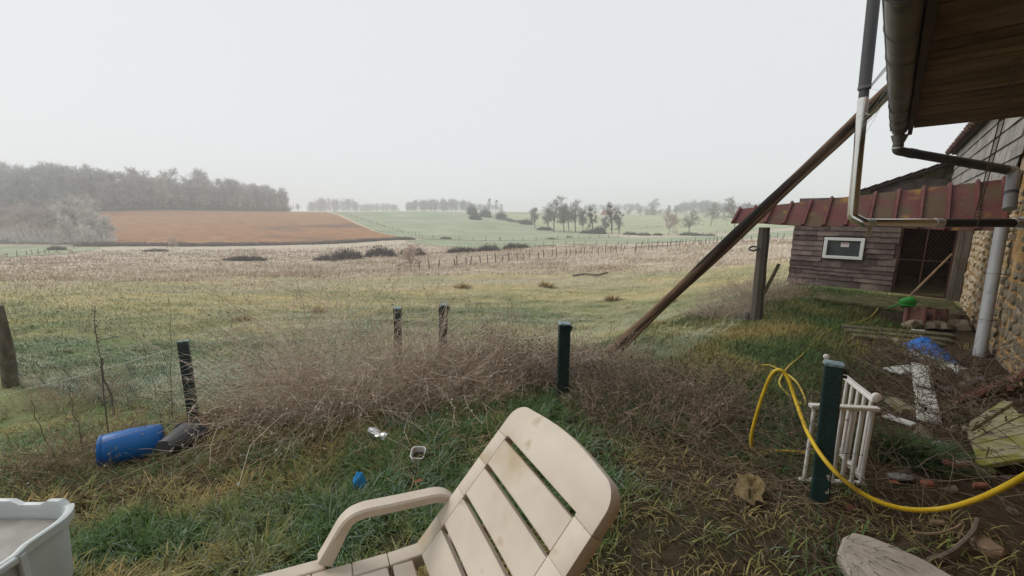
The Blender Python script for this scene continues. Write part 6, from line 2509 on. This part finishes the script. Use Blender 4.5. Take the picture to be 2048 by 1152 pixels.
rebase(MB().tube(smooth_path([G(1855, 1128) + zv * .02, G(1895, 1118) + zv * .03, G(1925, 1100) + zv * .05, G(1943, 1082) + zv * .06, G(1948, 1068) + zv * .08]), .010, 7).build('fallen_branch', 'stalk', None, smooth=True, label='curved bare branch lying on the soil at the bottom right', cat='branch'))
rebase(MB().tube(smooth_path([G(1825, 1078) + zv * .03, G(1870, 1082) + zv * .04, G(1905, 1075) + zv * .05, G(1922, 1068) + zv * .06, G(1915, 1085) + zv * .02]), .006, 6).build('fallen_branch', 'chunk', None, smooth=True, label='thin pale hooked twig above the curved branch', cat='branch'))
# crumpled yellow sheet
g = G(1497, 1000)
V = []
for i in range(9):
    for j in range(7):
        u, v = i / 8 - .5, j / 6 - .5
        V.append((g[0] + u * (.13 - .05 * abs(v)) + v * .05 + .02 * math.sin(v * 7), g[1] + v * .16 + .02 * math.sin(u * 9), g[2] + .05 + .05 * (v + .5) + .03 * (fbm(np.array([u * 5 + 3]), np.array([v * 5 + 2]), 3)[0] - .5)))
MAT['yellowsheet'] = nmat('ochre_sheet', [(.3, (.13, .095, .04)), (.7, (.22, .165, .08))], 14, .8, .8, 40, spots=[(9, .56, (.10, .075, .03), .1)])
rebase(MB().add(V, [(i * 7 + j, (i + 1) * 7 + j, (i + 1) * 7 + j + 1, i * 7 + j + 1) for i in range(8) for j in range(6)]).build('yellow_scrap', 'yellowsheet', None, label='ochre yellow crumpled scrap among the dead stalks', cat='scrap'))

# heap of stones
for i in range(17):
    px = 1822 + 108 * (i % 9) / 8 + rng.normal(0, 2)
    py = (658 if i < 9 else 650) + rng.normal(0, 2) + (px - 1870) * .03
    g = G(px, py)
    r_ = (.085 + .03 * rng.random()) * (1 if i < 9 else .9)
    o = bpy.data.objects.new('rubble_stone', STONES[i % 9])
    COL.objects.link(o)
    o.location = (g[0], g[1], g[2] + r_ * .45 + (0 if i < 9 else .07))
    o.rotation_euler = (1.2 + rng.normal(0, .4), rng.normal(0, .5), rng.random() * 6)
    o.scale = (r_, r_ * .9, r_)
    props(o, 'rough pale stone in the heap before the downpipe', 'stone', 'stones of the heap in the yard')
for i, (px, py) in enumerate(((1826, 655), (1846, 655), (1868, 654))):
    g = G(px, py)
    clay_tile(g + zv * .05, g + zv * .26 + d3 * .10, -d3 + zv * .3, .24, ('dark ridge tile standing first at the left of the stone heap', 'dark ridge tile standing second on the stone heap', 'dark ridge tile standing third on the stone heap')[i])

# watering can and stick
g = G(1812, 622) + zv * .07
can = empty('watering_can', g, 'bright green plastic watering can lying before the shed door', 'watering can')
MB().lathe(g + zv * .08, (.5, -.2, .25), [(-.10, .045), (-.09, .07), (-.03, .085), (.05, .083), (.09, .06), (.095, .03)], 18).build('body', 'greenplastic', can, smooth=True)
sp = G(1770, 622) + zv * .03
MB().tube([g + zv * .07 - n3 * .05, (g + sp) / 2 + zv * .05, sp], [.022, .014, .012], 9).build('spout', 'greenplastic', can, smooth=True)
MB().tube([g + zv * .04 + .10 * (math.cos(t) * n3 + .45 * math.sin(t) * d3) - d3 * .06 for t in np.linspace(0, 6.283, 22)], .011, 7, False).build('handle', 'greenplastic', can, smooth=True)
s0 = G(1792, 622)
s1 = ona(1904, 508, SA - .06)
rebase(MB().tube([s0, (s0 * 2 + s1) / 3 + zv * .012, (s0 + s1 * 2) / 3 + zv * .006, s1], [.020, .019, .018, .016], 8).build('wooden_stick', 'chunk', None, smooth=True, label='long wooden stick leaning against the mesh door of the shed', cat='stick'))

# small rubble and weeds scattered along the foot of the wall
for i in range(34):
    al, pe = 2.9 + 4.2 * rng.random(), .05 + .85 * rng.random() ** .7
    q = W(al, pe, 0)
    r_ = .025 + .045 * rng.random() ** 2
    o = bpy.data.objects.new('rubble_piece', STONES[i % 9])
    COL.objects.link(o)
    o.location = (q[0], q[1], hz(q[0], q[1]) + r_ * .15)
    o.rotation_euler = (1.57 + rng.normal(0, .3), rng.normal(0, .4), rng.random() * 6)
    o.scale = (r_, r_ * .7, r_ * .8)
    props(o, 'small pale rubble piece on the soil along the stone wall', 'rubble', 'rubble scattered along the stone wall')
MAT['greyslate'] = nmat('broken_slate', [(.3, (.10, .10, .10)), (.7, (.2, .195, .185))], 9, .8, .4, 40, rand=.2)
for px, py, lb_ in ((1890, 782, 'broken slate between the white boards and the clay tile'), (1955, 762, 'broken slate below the downpipe'), (1870, 900, 'broken slate in front of the mossy panel'), (1935, 770, 'broken slate behind the leaning clay tile'), (1800, 960, 'broken slate right of the white gate')):
    fragment('broken_slate', px, py, blob(.07, 6, .6), .014, 'greyslate', lb_, 'slate', .015, (rng.normal(0, .2), rng.normal(0, .2)))
for al, pe, lb_ in ((4.1, .55, 'dry weeds growing over the mossy panel by the wall'), (5.2, .6, 'dry weeds beside the leaning clay tiles'), (5.9, .25, 'dry weeds between the tarpaulin and the downpipe'), (3.4, -.25, 'dry weeds right of the white gate')):
    q = W(al, pe, 0)
    dry_bush(q[0], q[1], .7, .6, .30, 130, (.14, .10, .075), (.30, .23, .16), lb_, leaf=500, leafcol=(.08, .075, .045), spread=.6)

# ------------------------------------------------------------------ litter on the lawn
MAT['alu'] = nmat('crushed_aluminium', [(.3, (.55, .55, .56)), (.7, (.75, .75, .76))], 16, .28, .5, 30, metal=.9, dist=.01)
g = G(758, 884) + zv * .015
cax = np.array([.78, -.42, -.05])
cax /= np.linalg.norm(cax)
cn_ = empty('drink_can', g, 'crushed silver drink can in the dead straw', 'can')
mb = MB()
d_, s_c, u_c = basis(cax)
V, Fc = [], []
nsec, ncir = 9, 14
for i in range(nsec):
    t = i / (nsec - 1)
    r_ = .038 if 0 < i < nsec - 1 else .032
    pin = 1 - .45 * math.exp(-((t - .52) / .16) ** 2)
    for k in range(ncir):
        an = 6.283 * k / ncir
        wob = 1 + .12 * (vnoise(np.array([k * .9]), np.array([i * 1.1]), 4)[0] - .5) * 2
        V.append(g + zv * .05 - cax * .09 + cax * .185 * t + r_ * wob * (s_c * math.cos(an) + u_c * pin * math.sin(an)) - zv * .015 * (1 - pin))
for i in range(nsec - 1):
    for k in range(ncir):
        Fc.append((i * ncir + k, i * ncir + (k + 1) % ncir, (i + 1) * ncir + (k + 1) % ncir, (i + 1) * ncir + k))
Fc += [tuple(range(ncir)), tuple(range((nsec - 1) * ncir, nsec * ncir))]
mb.add(V, Fc).build('body', 'alu', cn_)
MB().lathe(g + zv * .05 + cax * .094, cax, [(0, .032), (.003, .033), (.004, .027), (.001, .025)], 14).build('rim', 'alu', cn_)

g = G(838, 926)
pot = empty('plant_pot', g, 'small square white plastic pot holding dark soil', 'pot')
tl = np.array([.05, -.35, 1])
tl /= np.linalg.norm(tl)
_, sx_, sy_ = basis(tl)
mb = MB()
rings = []
for (zz_, hw) in ((0, .032), (.085, .044), (.089, .047), (.089, .041), (.04, .036)):
    rr_ = []
    for k in range(16):
        an = 6.283 * (k + .5) / 16
        c, s = math.cos(an), math.sin(an)
        f = min(1 / max(abs(c), abs(s)), 1.25)
        rr_.append(g + zv * .012 + tl * zz_ + (sx_ * c + sy_ * s) * hw * f)
    rings.append(rr_)
V = [q for r_ in rings for q in r_]
Fc = [(i * 16 + k, i * 16 + (k + 1) % 16, (i + 1) * 16 + (k + 1) % 16, (i + 1) * 16 + k) for i in range(4) for k in range(16)]
Fc.append(tuple(range(16)))
mb.add(V, Fc).build('shell', 'white', pot, bevel=0)
MAT['soil'] = nmat('dark_soil', [(.3, (.025, .018, .013)), (.7, (.06, .045, .035))], 30, .95, .8, 60)
MB().add([q + tl * .004 for q in rings[4]], [tuple(range(16))]).build('soil', 'soil', pot)

MAT['cyan'] = nmat('blue_plastic_scrap', [(.3, (.01, .17, .42)), (.7, (.02, .25, .55))], 9, .4, .3, 40)
g = G(720, 985)
V = [g + 1.5 * np.array(q) for q in ((-.035, 0, .0), (-.03, .01, .05), (-.012, .015, .085), (.012, .012, .08), (.028, .004, .045), (.03, -.004, .03), (.01, -.02, .02), (-.012, -.018, .055))]
rebase(MB().add(V, [(0, 7, 1), (1, 7, 2), (2, 7, 3), (3, 7, 4), (4, 7, 6), (6, 7, 0), (4, 6, 5)]).build('blue_scrap', 'cyan', None, label='torn scrap of bright blue plastic in the grass', cat='scrap'))
MAT['leaf'] = nmat('rusty_leaf', [(.3, (.22, .085, .045)), (.7, (.34, .15, .08))], 20, .8, .4, 50)


def leaf(px, py, s, lift, label):
    g = G(px, py) + zv * lift
    a0 = rng.random() * 6
    out_ = []
    for (x, y, z) in ((-1, 0, 0), (-.5, .5, .25), (.1, .55, .3), (.7, .3, .15), (1, 0, .1), (.7, -.3, .2), (.1, -.5, .35), (-.5, -.45, .2)):
        out_.append(g + s * np.array([x * math.cos(a0) - y * math.sin(a0), x * math.sin(a0) + y * math.cos(a0), z]))
    out_.append(g + np.array([0, 0, s * .05]))
    rebase(MB().add(out_, [(k, (k + 1) % 8, 8) for k in range(8)]).build('fallen_leaf', 'leaf', None, label=label, cat='leaf'))


leaf(838, 981, .028, .06, 'rusty fallen leaf just behind the armrest')
leaf(760, 924, .03, .03, 'rusty fallen leaf below the crushed can')
leaf(1788, 972, .03, .02, 'brown fallen leaf in the yard right of the white gate')

# ------------------------------------------------------------------ things out in the pasture
g = G(806, 533)
rebase(MB().bar(g + np.array([-1.0, 0, .05]), g + np.array([.9, .4, .7]), .9, .07).build('wooden_pallet', 'oldpost', None, label='grey boards tilted at the near end of the post fence', cat='boards'))
lad = empty('broken_ladder', G(836, 534), 'small broken wooden ladder leaning at the first fence post', 'ladder')
g = G(836, 534)
for dx in (-.25, .25):
    MB().bar(g + np.array([dx - .4, 0, 0]), g + np.array([dx + .35, .2, 1.15]), .07, .05).build('stile', 'oldpost', lad)
for t in (.2, .4, .6, .8):
    c0_ = g + np.array([-.4 + .75 * t, .2 * t - .05, 1.15 * t])
    MB().bar(c0_ - np.array([.3, 0, 0]), c0_ + np.array([.3, 0, 0]), .08, .05).build('rung', 'oldpost', lad)
rebase(MB().tube(smooth_path([G(1146, 554) + zv * .1, G(1170, 553) + zv * .2, G(1195, 554) + zv * .15, G(1216, 552) + zv * .3]), [.10] * 3 * 8 + [.07], 7).build('fallen_branch', 'bark', None, smooth=True, label='dark fallen branch lying in the pasture', cat='branch'))
for i, (px, py) in enumerate(((1092, 574), (925, 577), (640, 625), (1335, 605), (1225, 600), (490, 642))):
    g = G(px, py)
    n = 220
    sc = np.hypot(g[0], g[1]) * .02
    a = rng.random(n) * 6.28
    q = np.sqrt(rng.random(n))
    x, y = g[0] + np.cos(a) * q * sc * .8, g[1] + np.sin(a) * q * sc * .6
    c = lerp3((.30, .22, .10), (.56, .43, .22), rng.random(n))
    me = blades_mesh('grass_tussock', np.stack([x, y, h(x, y) - .02], 1), a + rng.normal(0, .4, n), sc * (.7 + .6 * rng.random(n)), sc * .07 * np.ones(n), .25 + .55 * q, c * .7, c, 2)
    o = link_mesh('grass_tussock', me, 'plant')
    lb_ = ('brown grass tussock below the near end of the fallen branch', 'brown grass tussock in mid pasture above the paired green posts', 'straw tussock in the pasture above the large dry shrub',
           'brown grass tussock right beside the leaning pole', 'brown grass tussock left of the leaning pole in the pasture', 'straw tussock in the pasture above the left green post')[i]
    rebase(props(o, lb_, 'tussock', 'brown tussocks in the pasture'))
# a dark green leafy tuft by the white boards
for px, py, nb, lb_ in ((1782, 905, 500, 'dark green grass clump below the white boards'), (1848, 925, 420, 'green grass clump left of the red tile shards'), (1675, 1095, 60, 'small green weed at the corner of the stone slab')):
    g = G(px, py)
    a = rng.random(nb) * 6.28
    q = np.sqrt(rng.random(nb))
    x, y = g[0] + np.cos(a) * q * .16, g[1] + np.sin(a) * q * .12
    c = lerp3((.025, .05, .018), (.07, .115, .04), rng.random(nb))
    me = blades_mesh('grass_clump', np.stack([x, y, h(x, y)], 1), a + rng.normal(0, .5, nb), .10 + .14 * rng.random(nb), .006 * np.ones(nb), .3 + .6 * q, c * .7, c * 1.4, 3)
    rebase(props(link_mesh('grass_clump', me, 'plant'), lb_, 'grass clump'))

# ------------------------------------------------------------------ winter haze
hb = MB().box((0, 500, 6.5), (1800, 0, 0), (0, 2000, 0), (0, 0, 20.5))
HZ = bpy.data.materials.new('winter_haze')
HZ.use_nodes = True
HZ.node_tree.nodes.clear()
_o = HZ.node_tree.nodes.new('ShaderNodeOutputMaterial')
_v = HZ.node_tree.nodes.new('ShaderNodeVolumePrincipled')
_v.inputs['Color'].default_value = (.92, .945, .975, 1)
_v.inputs['Density'].default_value = 0.00145
_v.inputs['Anisotropy'].default_value = 0.3
HZ.node_tree.links.new(_v.outputs[0], _o.inputs['Volume'])
ho = link_mesh('haze', hb.mesh('haze'), HZ)
props(ho, 'thin cold winter haze lying over the whole valley', 'haze', kind='stuff')
